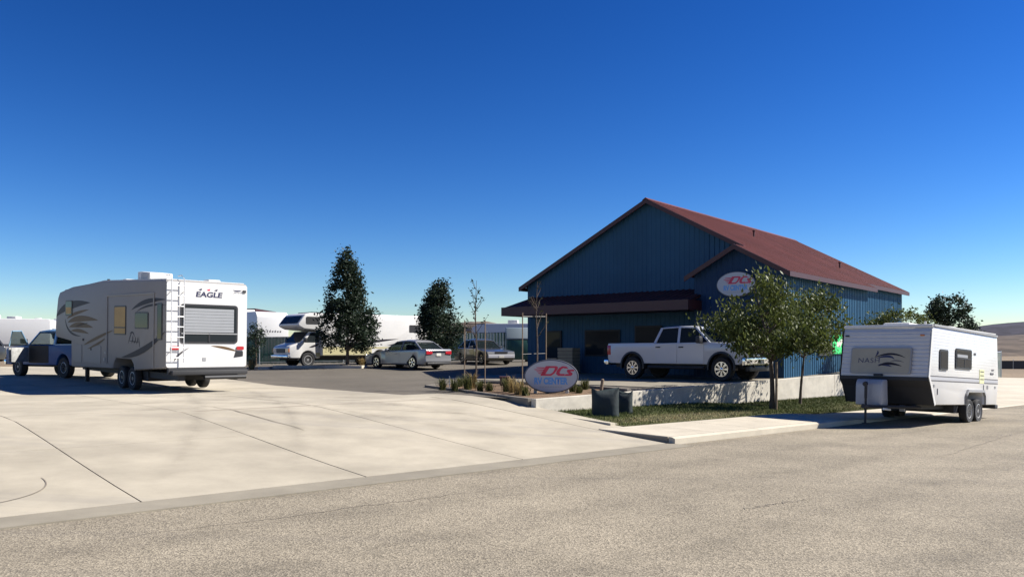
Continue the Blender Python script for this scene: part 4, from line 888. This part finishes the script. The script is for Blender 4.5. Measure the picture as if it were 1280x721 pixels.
# ---------------------------------------------------------------- class C motorhome
mx, my = -11.3, 44.3
MH = thing('motorhome', 'white cab over motorhome with gold band and dark swooshes behind the conical tree', 'motorhome', (mx+.669*-.95, my+.743*.95, fsz(-11, 45)+.0), 222)
body('cab', lower_edge(-.6, 1.02, .48, [(0, .47, .42)])+[(1.12, .56), (1.14, 1.08), (1.02, 1.18), (.42, 1.36), (-.12, 1.98), (-.72, 2.0), (-.75, .5)], .97, m_white, MH, bev=.06)
body('coach', [(-8.0, .62), (-5.3, .62)]+lower_edge(-5.2, -3.9, .60, [(-4.5, .52, .42)])[1:-1]+[(-3.8, .62), (-.74, .62), (-.70, 2.02), (.35, 2.10), (.66, 2.24), (.72, 2.36), (.30, 2.90), (.0, 2.99), (-7.9, 3.02), (-8.0, 2.92)], 1.2, m_white, MH, bev=.06)
G().box(-7.8, .8, -.85, .85, .38, .75).obj('chassis', m_frame, MH)
ms = wheel_meshes('motorhome', .40, .22, .25, 'steel')
for x in (0, -4.5):
    for s in (-1, 1): add_wheel(MH, ms, x, s*.88, .40, s)
for s in (-1, 1):
    sideplate('side_band', [(-7.95, .66), (-5.05, .66), (-5.05, 1.02), (-3.95, 1.02), (-3.95, .66), (-.78, .66), (-.78, 1.12), (-7.95, 1.12)], 1.2, s, .004, m_gold, MH); sideplate('cab_band', [(-.72, .56), (-.50, .56), (-.44, .80), (-.72, .80)], .97, s, .004, m_gold, MH)
    sideplate('decal', swoosh((-.9, 1.18), (-1.8, 1.36), (-3.4, 1.62), .14), 1.2, s, .004, m_swd, MH); sideplate('decal', swoosh((-2.4, 1.2), (-3.6, 1.42), (-5.8, 1.60), .16), 1.2, s, .004, m_swd, MH); sideplate('decal', swoosh((-5.0, 1.2), (-6.2, 1.4), (-7.8, 1.50), .13), 1.2, s, .004, m_swd, MH)
    sideplate('decal', swoosh((-.05, 1.08), (-.4, 1.16), (-.7, 1.3), .12), .97, s, .004, m_swd, MH)
    sideplate('window', [(-.66, 1.36), (.22, 1.36), (-.16, 1.9), (-.62, 1.92)], .97, s, .006, m_glass, MH)
    sideplate('window', rrect(-.60, .25, 2.36, 2.78, .08), 1.2, s, .012, m_black, MH); sideplate('window', rrect(-2.9, -1.7, 1.9, 2.5, .06), 1.2, s, .012, m_black, MH); sideplate('window', rrect(-7.4, -6.6, 2.0, 2.45, .06), 1.2, s, .012, m_black, MH)
    G().box(.18, .32, min(s*1.0, s*1.25), max(s*1.0, s*1.25), 1.36, 1.62).obj('mirror', m_black, MH, bevel=.03)
    backplate('headlight', rrect(s*.74-.17, s*.74+.17, .82, 1.02, .04), 1.13, 1, .03, m_lens, MH); backplate('turn_signal', rrect(s*.93-.05, s*.93+.04, .82, 1.02, .02), 1.12, 1, .035, m_amb, MH)
q = [(.46, -.86, 1.37), (.46, .86, 1.37), (-.08, .80, 1.94), (-.08, -.80, 1.94)]; plate('windscreen', q, (.75, 0, .66), .02, m_glass, MH)
q = [(.69, -1.05, 2.40), (.69, 1.05, 2.40), (.37, 1.0, 2.80), (.37, -1.0, 2.80)]; plate('overcab_window', q, (.78, 0, .62), .03, m_glass, MH)
backplate('grille', [(-.5, .78), (.5, .78), (.5, 1.02), (-.5, 1.02)], 1.14, 1, .02, m_black, MH); G().box(1.1, 1.28, -.98, .98, .48, .66).obj('front_bumper', m_chrome, MH, bevel=.04)
G().box(-3.2, -2.4, -.35, .35, 3.0, 3.22).obj('air_conditioner', m_roofm, MH, bevel=.06); G().box(.0-.9, -.3, -.8, .8, 2.99, 3.06).obj('luggage_rack', m_swd, MH)

# ---------------------------------------------------------------- stored trailers in the yard behind
def stored(name, label, loc, rz, L_, H, mat, nose=.5, wins=((.2, .35), (.55, .75)), group=None):
    o = thing(name, label, 'trailer', loc, rz, group=group)
    body('body', [(0, .55), (L_-nose, .55), (L_, 1.2), (L_-.05, H-.35), (L_-nose, H-.05), (L_-nose-.2, H), (.1, H), (0, H-.1)], 1.22, mat, o, bev=.05)
    for s in (-1, 1):
        for a, b in wins: rvwin(o, L_*a, L_*b, H*.52, H*.76, 1.22, s)
        sideplate('stripe', [(.05, 1.1), (L_-.2, 1.1), (L_-.2, 1.25), (.05, 1.25)], 1.22, s, .004, m_swg, o)
    backplate('rear_window', rrect(-.6, .6, H*.55, H*.78, .06), 0, -1, .02, m_black, o)
    G().box(L_*.45, L_*.45+.8, -.38, .38, H, H+.3).obj('air_conditioner', m_roofm, o, bevel=.06); G().box(.8, 1.2, -.2, .2, H, H+.1).obj('roof_vent', m_roofm, o, bevel=.03)
    me = wheel_meshes(name, .36, .2, .22, 'steel')
    for x in (L_*.36, L_*.36+.85):
        for s in (-1, 1): add_wheel(o, me, x, s*1.05, .36, s)
    G().box(-.1, L_+.7, -.1, .1, .42, .56).box(.2, L_-.8, -.8, .8, .4, .56).obj('chassis', m_frame, o); return o
zg = .95
stored('stored_trailer', 'white trailer with beige end wall far behind the blue pickup', (-33.5, 58.5, zg), 200, 7.6, 3.05, m_white, wins=((.7, .8),))
stored('stored_trailer', 'long plain white trailer standing behind the beige ended one', (-36.5, 66, zg), 178, 9.5, 3.3, m_white, wins=((.1, .2),))
stored('stored_trailer', 'white trailer with dark lettering on its nose behind the screened fence', (-23.0, 64.3, zg), -48, 8.5, 3.6, m_white, nose=.25, wins=((.2, .35),))
tr = [o for o in bpy.data.objects if o.name.startswith('stored_trailer')][2]
for k in range(7): backplate('nose_mark', [(-.7+k*.2, 2.1), (-.58+k*.2, 2.1), (-.56+k*.2, 2.1+random.uniform(.1, .22)), (-.68+k*.2, 2.22)], 8.47, 1, .012, m_swg, tr)
stored('stored_trailer', 'white camper with large dark window seen over the slat gate', (3.4, 63, zg), 172, 6.5, 2.9, m_white, wins=((.1, .3), (.48, .72), (.8, .9)))
BB = thing('low_tan_building', 'long low tan building with flat roof far behind the gate', 'building', (-14, 92, .8), 0)
G().box(0, 26, 0, 8, 0, 3.1).obj('wall', m_tan, BB); G().box(-.4, 26.4, -.4, 8.4, 3.1, 3.5).obj('roof', m_stucco, BB)
for k in range(5): plate('window', [(2+k*5, -.02, 1), (4+k*5, -.02, 1), (4+k*5, -.02, 2.2), (2+k*5, -.02, 2.2)], (0, -1, 0), .03, m_glass, BB)
GB = thing('grey_yard_building', 'grey block building with dark roof edge behind the fifth wheel', 'building', (-27.4, 72, .8), 0)
G().box(0, 4.2, 0, 6, 0, 4.2).obj('wall', m_stucco, GB); G().box(-.15, 4.35, -.15, 6.15, 4.2, 4.7).obj('roof', m_redtrim, GB)
# dark car far left
C3 = car('parked_suv', 'dark car parked in front of the stored trailers', (-32.2, 49, 1.0), 215, m_cgrey, ((-.9, -.5, 1.5, 2.2), (1.0, .98), 1.62, .80, .66, (.8,)),
         [(3.6, .5), (3.62, .75), (3.4, .9), (2.2, 1.02), (-.9, 1.04), (-1.0, .9), (-1.0, .45)], [(0, .4, .36), (2.7, .4, .36)], -1.0, 3.6, .36, gl=m_glass)

# ---------------------------------------------------------------- yard fence with slats and green container
def fence(name, label, a, b, h, npan, slatw, mats, postm, gap=.25):
    f = thing(name, label, 'fence'); A, B = Vector(a), Vector(b); L_ = (B-A).length; d_ = (B-A)/L_; nn = Vector((-d_.y, d_.x))
    zf = lambda q: fsz(q.x, q.y)
    for k in range(npan+1):
        q = A+(B-A)*k/npan; G().tube([(q.x, q.y, zf(q)-.1), (q.x, q.y, zf(q)+h+.08)], .035, 8).obj('post', postm, f)
    for k in range(npan):
        p0 = A+(B-A)*k/npan; p1 = A+(B-A)*(k+1)/npan; gs = [G() for _ in mats]; n_ = int((p1-p0).length/slatw)
        for i in range(n_):
            q = p0+(p1-p0)*(i+.5)/n_; hw = d_*slatw*(1-gap)/2; o_ = nn*random.uniform(-.008, .008); z = zf(q)+random.uniform(.03, .07)
            gs[i % len(mats)].loft([[(*(q-hw+o_-nn*.006), zz), (*(q+hw+o_-nn*.006), zz), (*(q+hw+o_+nn*.006), zz), (*(q-hw+o_+nn*.006), zz)] for zz in (z, z+h-.06)])
        for gg, mt in zip(gs, mats): gg.obj('slat_panel', mt, f, smooth=False)['kind'] = 'stuff'
        for hh in (.15, h): G().tube([(p0.x, p0.y, zf(p0)+hh), (p1.x, p1.y, zf(p1)+hh)], .02, 6).obj('rail', postm, f)
    return f
fence('screened_fence', 'dark green slatted chain link fence behind the motorhome nose', (-18.6, 50.3), (-3.2, 53.2), 1.75, 6, .09, [m_fgreen], m_galv, gap=.06)
fence('slat_gate', 'slatted yard gate of pale and green strips beside the green container', (-3.0, 52.3), (-.25, 50.8), 1.85, 2, .11, [m_fpale, m_fgreen], m_galv, gap=.2)
GC = thing('green_container', 'dark green steel container with grey sloped lid beside the shop corner', 'container', (.42, 50.4, fsz(.4, 50.4)), 4)
G().box(-.75, .75, -.6, .6, .12, 1.35).obj('bin', m_green, GC, bevel=.02)
g = G(); g.loft([[(x, -.64, 1.36), (x, .62, 1.36), (x, .62, 2.15), (x, -.2, 2.1), (x, -.64, 1.45)] for x in (-.8, .8)]).obj('lid', M('lid_grey', (.16, .20, .22), .5), GC, bevel=.02)
for s in (-1, 1):
    G().box(s*.6-.06, s*.6+.06, -.66, -.6, .2, 1.3).obj('rib', m_green, GC)
    G().tube([(s*.5, -.5, 0), (s*.5, -.5, .14)], .06, 8).tube([(s*.5, .5, 0), (s*.5, .5, .14)], .06, 8).obj('foot', m_frame, GC)
# island kerbs near the motorhome
def island(name, label, x, y, L_, W_, rz, wm_=m_conc2):
    o = thing(name, label, 'kerb', (x, y, fsz(x, y)), rz); n_ = max(1, int(L_/1.8))
    for k in range(n_): G().box(-L_/2+L_*k/n_+.005, -L_/2+L_*(k+1)/n_-.005, -W_/2, W_/2, -.15, .14).obj('kerb_block', wm_, o, bevel=.02)
    return o
island('tree_island_kerb', 'pale concrete kerb under the conical tree', -8.75, 42.2, 2.1, .8, -12)
island('kerb_stop', 'short pale concrete kerb end near the fifth wheel', -12.9, 41.6, .55, .35, 8)
island('kerb_stop', 'long low concrete kerb running in front of the motorhome', -11.4, 42.9, 3.2, .15, -16)

# ---------------------------------------------------------------- utility covers and small things
def cover(label, x, y, wd, dp, h, rz):
    o = thing('insulated_pipe_cover', label, 'cover', (x, y, zlawn(*TP(x, y))), rz); g = G(); n_ = 9; rings = []
    for j in range(7):
        k = j/6; ring = []
        for s, cnt in ((-1, 1), (1, -1)):
            for i in range(n_+1):
                u = -1+2*i/n_; u = u*cnt; ear = abs(u)**3
                bul = (1-.85*k**4)*(1-.9*u**4)+.03*noise.noise(Vector((u*3, k*4, s+x)))
                z = h*k*(1-.15*k*(1-ear))+(-.02+.05*noise.noise(Vector((u*2, 7, s)))*(1 if j == 0 else 0)); ring.append((u*wd/2*(1-.04*math.sin(math.pi*k)+.03*noise.noise(Vector((k*3, u, 2)))), s*dp/2*bul, z))
        rings.append(ring)
    g.loft(rings).obj('cover', m_sack, o, ang=60)
    G().tube([(-wd*.2, 0, -.25), (-wd*.2, 0, h*.7), (wd*.2, 0, h*.7), (wd*.2, 0, -.25)], .03, 8).obj('pipe', m_galv, o)
    return o
cover('larger dark green quilted pipe cover on the grass near the wall end', 2.41, 20.68, .72, .30, .76, -6)
cover('smaller dark green quilted pipe cover tucked beside the larger one', 3.05, 21.6, .42, .26, .64, -10)
o = thing('utility_box', 'small dark red utility box in the planting bed', 'box', (-.25, 26.9, zlot(17, 21)+.10)); G().box(-.16, .16, -.12, .12, 0, .26).obj('case', m_brown, o, bevel=.015); G().box(-.18, .18, -.14, .14, .26, .29).obj('lid', m_brown, o, bevel=.01)
o = thing('short_post', 'short leaning wooden post behind the quilted pipe covers', 'post', (2.62, 23.6, zlot(17.5, 15.7)), 0); G().lathe([(.05, -.1), (.048, .2), (.045, .40), (.02, .42)], 10, 'z').obj('shaft', m_wood, o); o.rotation_euler = (0, R(8), 0)
o = thing('marker_stake', 'thin pale marker stake in the planting bed edge', 'stake', (-2.05, 26.2, .52)); G().box(-.015, .015, -.01, .01, -.1, .42).obj('stick', m_post, o)
# things under the awning
for (t, p, wd, h, lb) in ((30.9, 23.2, .55, .75, 'shorter tan crate under the shop awning'), (30.9, 22.4, .8, 1.15, 'taller tan crate under the shop awning')):
    q = BP(t, p, zlot(28, 25)+.02); o = thing('display_crate', lb, 'crate', q, math.degrees(-TB))
    for k in range(int(h/.16)):
        for (x0, x1, y0, y1) in ((-wd/2, wd/2, -.3, -.28), (-wd/2, wd/2, .28, .3), (-wd/2-.02, -wd/2, -.3, .3), (wd/2, wd/2+.02, -.3, .3)): G().box(x0, x1, y0, y1, .02+k*.16, .15+k*.16).obj('slat', m_tan, o)
    G().box(-wd/2, wd/2, -.27, .27, .0, h-.1).obj('liner', m_wood, o)

# ---------------------------------------------------------------- plants
def rv(s=1.): return Vector((random.gauss(0, s), random.gauss(0, s), random.gauss(0, s)))
def leaf(c, size, droop=0., asp=.45):
    d_ = rv().normalized(); d_.z = d_.z*.6-droop; d_.normalize(); s = d_.cross(rv()).normalized()*size*asp; d_ = d_*size
    return [tuple(c-d_*.5), tuple(c+s*.5), tuple(c+d_*.5), tuple(c-s*.5)]
def tree(name, label, loc, H, trunkH, r0, crown, nl, size, mat, limbs=14, droop=.2, group=None, clump=.34, lean=(0, 0), per=80, cull=-.2):
    """crown(k) -> radius at height fraction k above the trunk top; clumps of leaves at limb ends"""
    o = thing(name, label, 'tree', loc, random.uniform(0, 360) if group else 0, group=group); tk = G(); H0 = trunkH; pts = []
    path = [Vector((lean[0]*k*k+.03*math.sin(k*5), lean[1]*k*k+.03*math.cos(k*4), k*H*.93)) for k in [i/8 for i in range(9)]]
    path[0].z = -.15; tk.tube(path, [r0*(1.25 if i == 0 else 1-.85*i/8) for i in range(9)], 10)
    cl = []; nclump = max(8, nl//per)
    for i in range(nclump):
        for _ in range(30):
            k = random.random(); rr = crown(k)
            if random.random() < rr/max(crown(j/10) for j in range(11)): break
        a = random.random()*6.283; q = rr*math.sqrt(random.uniform(.12, 1.)); ax_ = path[min(8, int(8*(H0+k*(H-H0))/H))]
        c = Vector((ax_.x+q*math.cos(a), ax_.y+q*math.sin(a), H0+k*(H-H0)))
        if noise.noise(c*.95+Vector((loc[0], 0, 3))) < cull: continue
        cl.append((c, random.uniform(.6, 1.25)*clump, random.random()))
    for i, (c, r_, v_) in enumerate(cl):
        if i % max(1, len(cl)//limbs) == 0:
            z0 = max(H0*.85, c.z-.55*math.hypot(c.x, c.y)-.15); ax_ = path[min(8, int(8*z0/H))]; st = Vector((ax_.x, ax_.y, z0)); md = st.lerp(c, .5)+Vector((0, 0, .06))
            rb = r0*.42*(1-.6*z0/H); tk.tube([st, md, c], [rb, rb*.6, rb*.2], 6)
    tk.obj('trunk', m_bark, o); it = []
    for c, r_, v_ in cl:
        for _ in range(int(per*(r_/clump)**1.5)):
            q = c+Vector((random.gauss(0, .5), random.gauss(0, .5), random.gauss(0, .42)))*r_
            it.append((leaf(q, size*random.uniform(.5, 1.55), droop), clamp(v_*.6+random.random()*.5, 0, 1)))
    for _ in range(nl//40):   # stray sprays on the outline
        k = random.random(); a = random.random()*6.283; rr = crown(k)*random.uniform(.85, 1.04); it.append((leaf(Vector((rr*math.cos(a), rr*math.sin(a), H0+k*(H-H0))), size, droop), random.random()))
    leaves_obj('crown', it, mat, o); return o
cone = lambda R_: (lambda k: R_*(.62+.38*min(1, k/.14))*(1-k)**.82+.06 if k > 0 else R_*.6)
tree('ornamental_tree', 'conical dark green tree standing before the motorhome', (-8.78, 42.6, fsz(-8.8, 42.6)+.1), 6.1, .95, .09, cone(1.74), 25000, .15, m_leafD, limbs=26, clump=.36, cull=-.27)
tree('ornamental_tree', 'conical dark green tree standing behind the silver sedan', (-4.08, 44.8, fsz(-4.1, 44.8)), 4.8, .85, .08, lambda k: 1.5*(.55+.45*min(1, k/.2))*(1-k)**.72+.05, 20000, .15, m_leafD, limbs=22, clump=.36)
bush = lambda R_: (lambda k: R_*math.sqrt(max(.02, 1-((k-.45)/.58)**2)))
tA = tree('street_tree', 'drooping olive green street tree on the grass strip with a thick stake', (8.14, 25.0, zlawn(22.8, 13.2)), 4.2, 1.8, .085, lambda k: 1.88*(.62+.38*min(1, k/.25))*(1 if k < .35 else max(.12, 1-(k-.35)/.68))+.08, 13500, .12, m_leafA, limbs=24, droop=1.0, clump=.42, lean=(-.55, .1), per=130, cull=-.07)
st = G().tube([(.10, -.06, -.15), (.11, -.05, 1.5)], .04, 8).obj('stake', m_wood, tA); st['label'] = 'thick wooden stake tied to the trunk'
tree('street_tree', 'olive green street tree with thin trunk against the pale wall and blue siding', (10.05, 27.9, zlawn(26.3, 14.0)), 4.0, 1.9, .05, lambda k: 1.38*(.6+.4*min(1, k/.25))*(1 if k < .45 else max(.15, 1-(k-.45)/.62))+.08, 8200, .12, m_leafA, limbs=18, droop=.8, clump=.40, lean=(.55, .0), per=120, cull=-.05)
tree('street_tree', 'low olive green tree showing just above the parked travel trailer roof', (16.2, 33.6, zroad(34.5)+.2), 3.5, 1.3, .07, bush(1.5), 8000, .12, m_leafA, limbs=14, droop=.4)
tree('field_tree', 'round dark tree beyond the yard rising over the travel trailer', (41.5, 76, -.95), 7.8, 1.6, .22, lambda k: 2.15*math.sqrt(max(.02, 1-((k-.5)/.56)**2)), 14000, .28, m_leafD, limbs=24, clump=.6)
for i, (x, y, h, r_) in enumerate(((60, 150, 4, 2.6), (92, 160, 3, 2.2))):
    tree('field_shrub', ('broad dark shrub far out in the dry field', 'small dark shrub beside the distant dark screen')[i], (x, y, zroad(150)-.1), h, .4, .15, bush(r_), 1500, .35, m_leafB, limbs=8, clump=.6)
# young staked trees
def sapling(label, x, y, H, nl, stakes, hs, leafm, spread):
    z = zlot(*TP(x, y))+.08; o = thing('young_tree', label, 'tree', (x, y, z)); g = G()
    g.tube([(0, 0, -.1), (.02, 0, H*.4), (-.02, .02, H*.7), (.02, 0, H)], [.03, .025, .016, .005], 8); it = []
    for k in range(13):
        zz = H*(.45+.5*random.random()); a = random.random()*6.28; L_ = spread*(1.1-zz/H)+.1; e = Vector((L_*math.cos(a), L_*math.sin(a), zz+L_*1.5)); g.tube([(0, 0, zz), e*.6+Vector((0, 0, zz*.4)), e], [.011, .008, .003], 5)
        for _ in range(nl//13): it.append((leaf(Vector((0, 0, zz)).lerp(e, random.random()**.6)+rv(.04), random.uniform(.07, .13), .3), random.random()))
    g.obj('trunk', m_bark, o)
    if it: leaves_obj('crown', it, leafm, o)
    for k, (sx, sy) in enumerate(stakes):
        G().tube([(sx, sy, -.15), (sx+.01, sy, hs)], .018, 8).obj('stake', m_wood, o)
    G().tube([(*stakes[0], hs-.12), (*stakes[1], hs-.1)], .012, 6).obj('tie', m_black, o); G().tube([(*stakes[0], hs*.45), (*stakes[1], hs*.46)], .008, 6).obj('tie', m_black, o); return o
sapling('slim young tree with few leaves between two pale stakes', -1.17, 25.9, 3.45, 110, [(-.36, -.2), (.30, -.22)], 2.15, m_leafD, .5)
sapling('bare young tree tied between two tall stakes beside the oval sign', .78, 25.2, 3.35, 45, [(-.46, -.25), (.30, .3)], 2.35, m_leafB, .42)
# tufts
def tuft(label, x, y, z, h, n_, mat, name='grass_tuft'):
    it = []
    for _ in range(n_):
        a = random.random()*6.28; L_ = h*random.uniform(.5, 1.1); out_ = random.uniform(.1, .75)*h; b0 = Vector((random.gauss(0, .05), random.gauss(0, .05), -.02)); dr_ = Vector((math.cos(a), math.sin(a), 0)); sd = Vector((-math.sin(a), math.cos(a), 0))*.008
        m1 = b0+dr_*out_*.45+Vector((0, 0, L_*.7)); m2 = b0+dr_*out_+Vector((0, 0, L_*random.uniform(.7, 1)))
        v_ = random.random(); it.append(([tuple(b0-sd), tuple(b0+sd), tuple(m1+sd), tuple(m1-sd)], v_)); it.append(([tuple(m1-sd), tuple(m1+sd), tuple(m2)], v_))
    o = leaves_obj(name, it, mat); o.location = (x, y, z); return tag(o, label, 'plant', 'grass tufts in the planting bed')
for (px, py, h, k, lb) in ((553, 487, .42, 0, 'green grass tuft at the far kerb end of the planting bed'), (568, 488, .4, 0, 'green grass tuft just left of the paler young tree stake'), (584, 487, .5, 0, 'tall green grass tuft at the foot of the slim young tree'), (600, 489, .36, 0, 'low green grass tuft between the two pale stakes'), (612, 489, .3, 0, 'small green grass tuft outside the second pale stake'),
        (640, 491, .5, 1, 'tall straw coloured grass tuft beside the dark red box'), (648, 493, .42, 1, 'straw coloured grass tuft under the bare young tree stake'), (634, 490, .45, 0, 'green grass tuft crowding the dark red box'), (657, 494, .3, 0, 'low green grass tuft against the oval sign rim'), (716, 491, .30, 0, 'green grass tuft beside the last oval sign post'),
        (731, 489, .34, 0, 'green grass tuft between oval sign and short post'), (724, 492, .22, 0, 'tiny green grass tuft on the pale wall top near the oval sign'), (590, 486, .55, 1, 'thin straw coloured grass tuft behind the slim young tree'), (575, 484, .34, 0, 'green grass tuft at the back of the planting bed')):
    y = 1.27/((py-437)/1000); x = (px-640)/1000*y; tuft(lb, x, y, zlot(*TP(x, y))+.05, h*1.15, 110, m_dry if k else m_tuft)
o = tuft('dry yellow grass clump beside the kerb behind the fifth wheel', -13.6, 41.8, fsz(-13.6, 41.8), .75, 260, m_dry, 'dry_grass_clump'); del o['group']
o = tuft('low dry weeds at the foot of the conical tree', -7.9, 42.1, fsz(-8, 42)+.12, .5, 160, m_dry, 'dry_weeds'); del o['group']
tree('shrub', 'dark evergreen shrub against the fence behind the fifth wheel', (-15.7, 49.0, fsz(-15.7, 49)), 2.6, .2, .05, bush(.55), 2500, .12, m_leafD, limbs=8)

# ---------------------------------------------------------------- far right: chain link fence and dark screen
cf = thing('chain_link_fence', 'grey green chain link fence running off beside the yard', 'fence')
A, B = Vector((48.9, 80.)), Vector((53.5, 92.))
for k in range(5):
    q = A+(B-A)*k/4; z = zroad(TP(q.x, q.y)[0])-.1; G().tube([(q.x, q.y, z), (q.x, q.y, z+2.7)], .06, 8).obj('post', m_galv, cf)
    if k < 4:
        q2 = A+(B-A)*(k+1)/4; d_ = (q2-q)/60; gg = G()
        for i in range(60): a = q+d_*i; b = a+d_*.55; gg.add([(*a, z+.1), (*b, z+.1), (*b, z+2.55), (*a, z+2.55)], [(0, 1, 2, 3)])
        gg.obj('slat_panel', M('fence_slat_grey', (.16, .20, .18), .7), cf, smooth=False)['kind'] = 'stuff'; G().tube([(*q, z+2.62), (*q2, z+2.62)], .04, 6).obj('rail', m_galv, cf)
A, B = Vector((46.0, 76.5)), Vector((48.9, 80.)); z = zroad(95)-.1
G().tube([(*A, z+2.62), (*B, z+2.62)], .04, 6).obj('rail', m_galv, cf); gg = G(); d_ = (B-A)/50
for i in range(50): a = A+d_*i; b = a+d_*.55; gg.add([(*a, z+.1), (*b, z+.1), (*b, z+2.55), (*a, z+2.55)], [(0, 1, 2, 3)])
gg.obj('slat_panel', M('fence_slat_grey', (.16, .20, .18)), cf, smooth=False)['kind'] = 'stuff'
ds = thing('dark_screen_fence', 'long dark screened fence across the dry field', 'fence')
for k in range(14):
    x0 = 84+k*5.; z = zroad(160)-.4; plate('screen_panel', [(x0, 150, z), (x0+4.9, 150, z), (x0+4.9, 150, z+1.75), (x0, 150, z+1.75)], (0, -1, 0), .05, m_black, ds); G().tube([(x0, 150, z), (x0, 150, z+2)], .05, 6).obj('post', m_galv, ds)
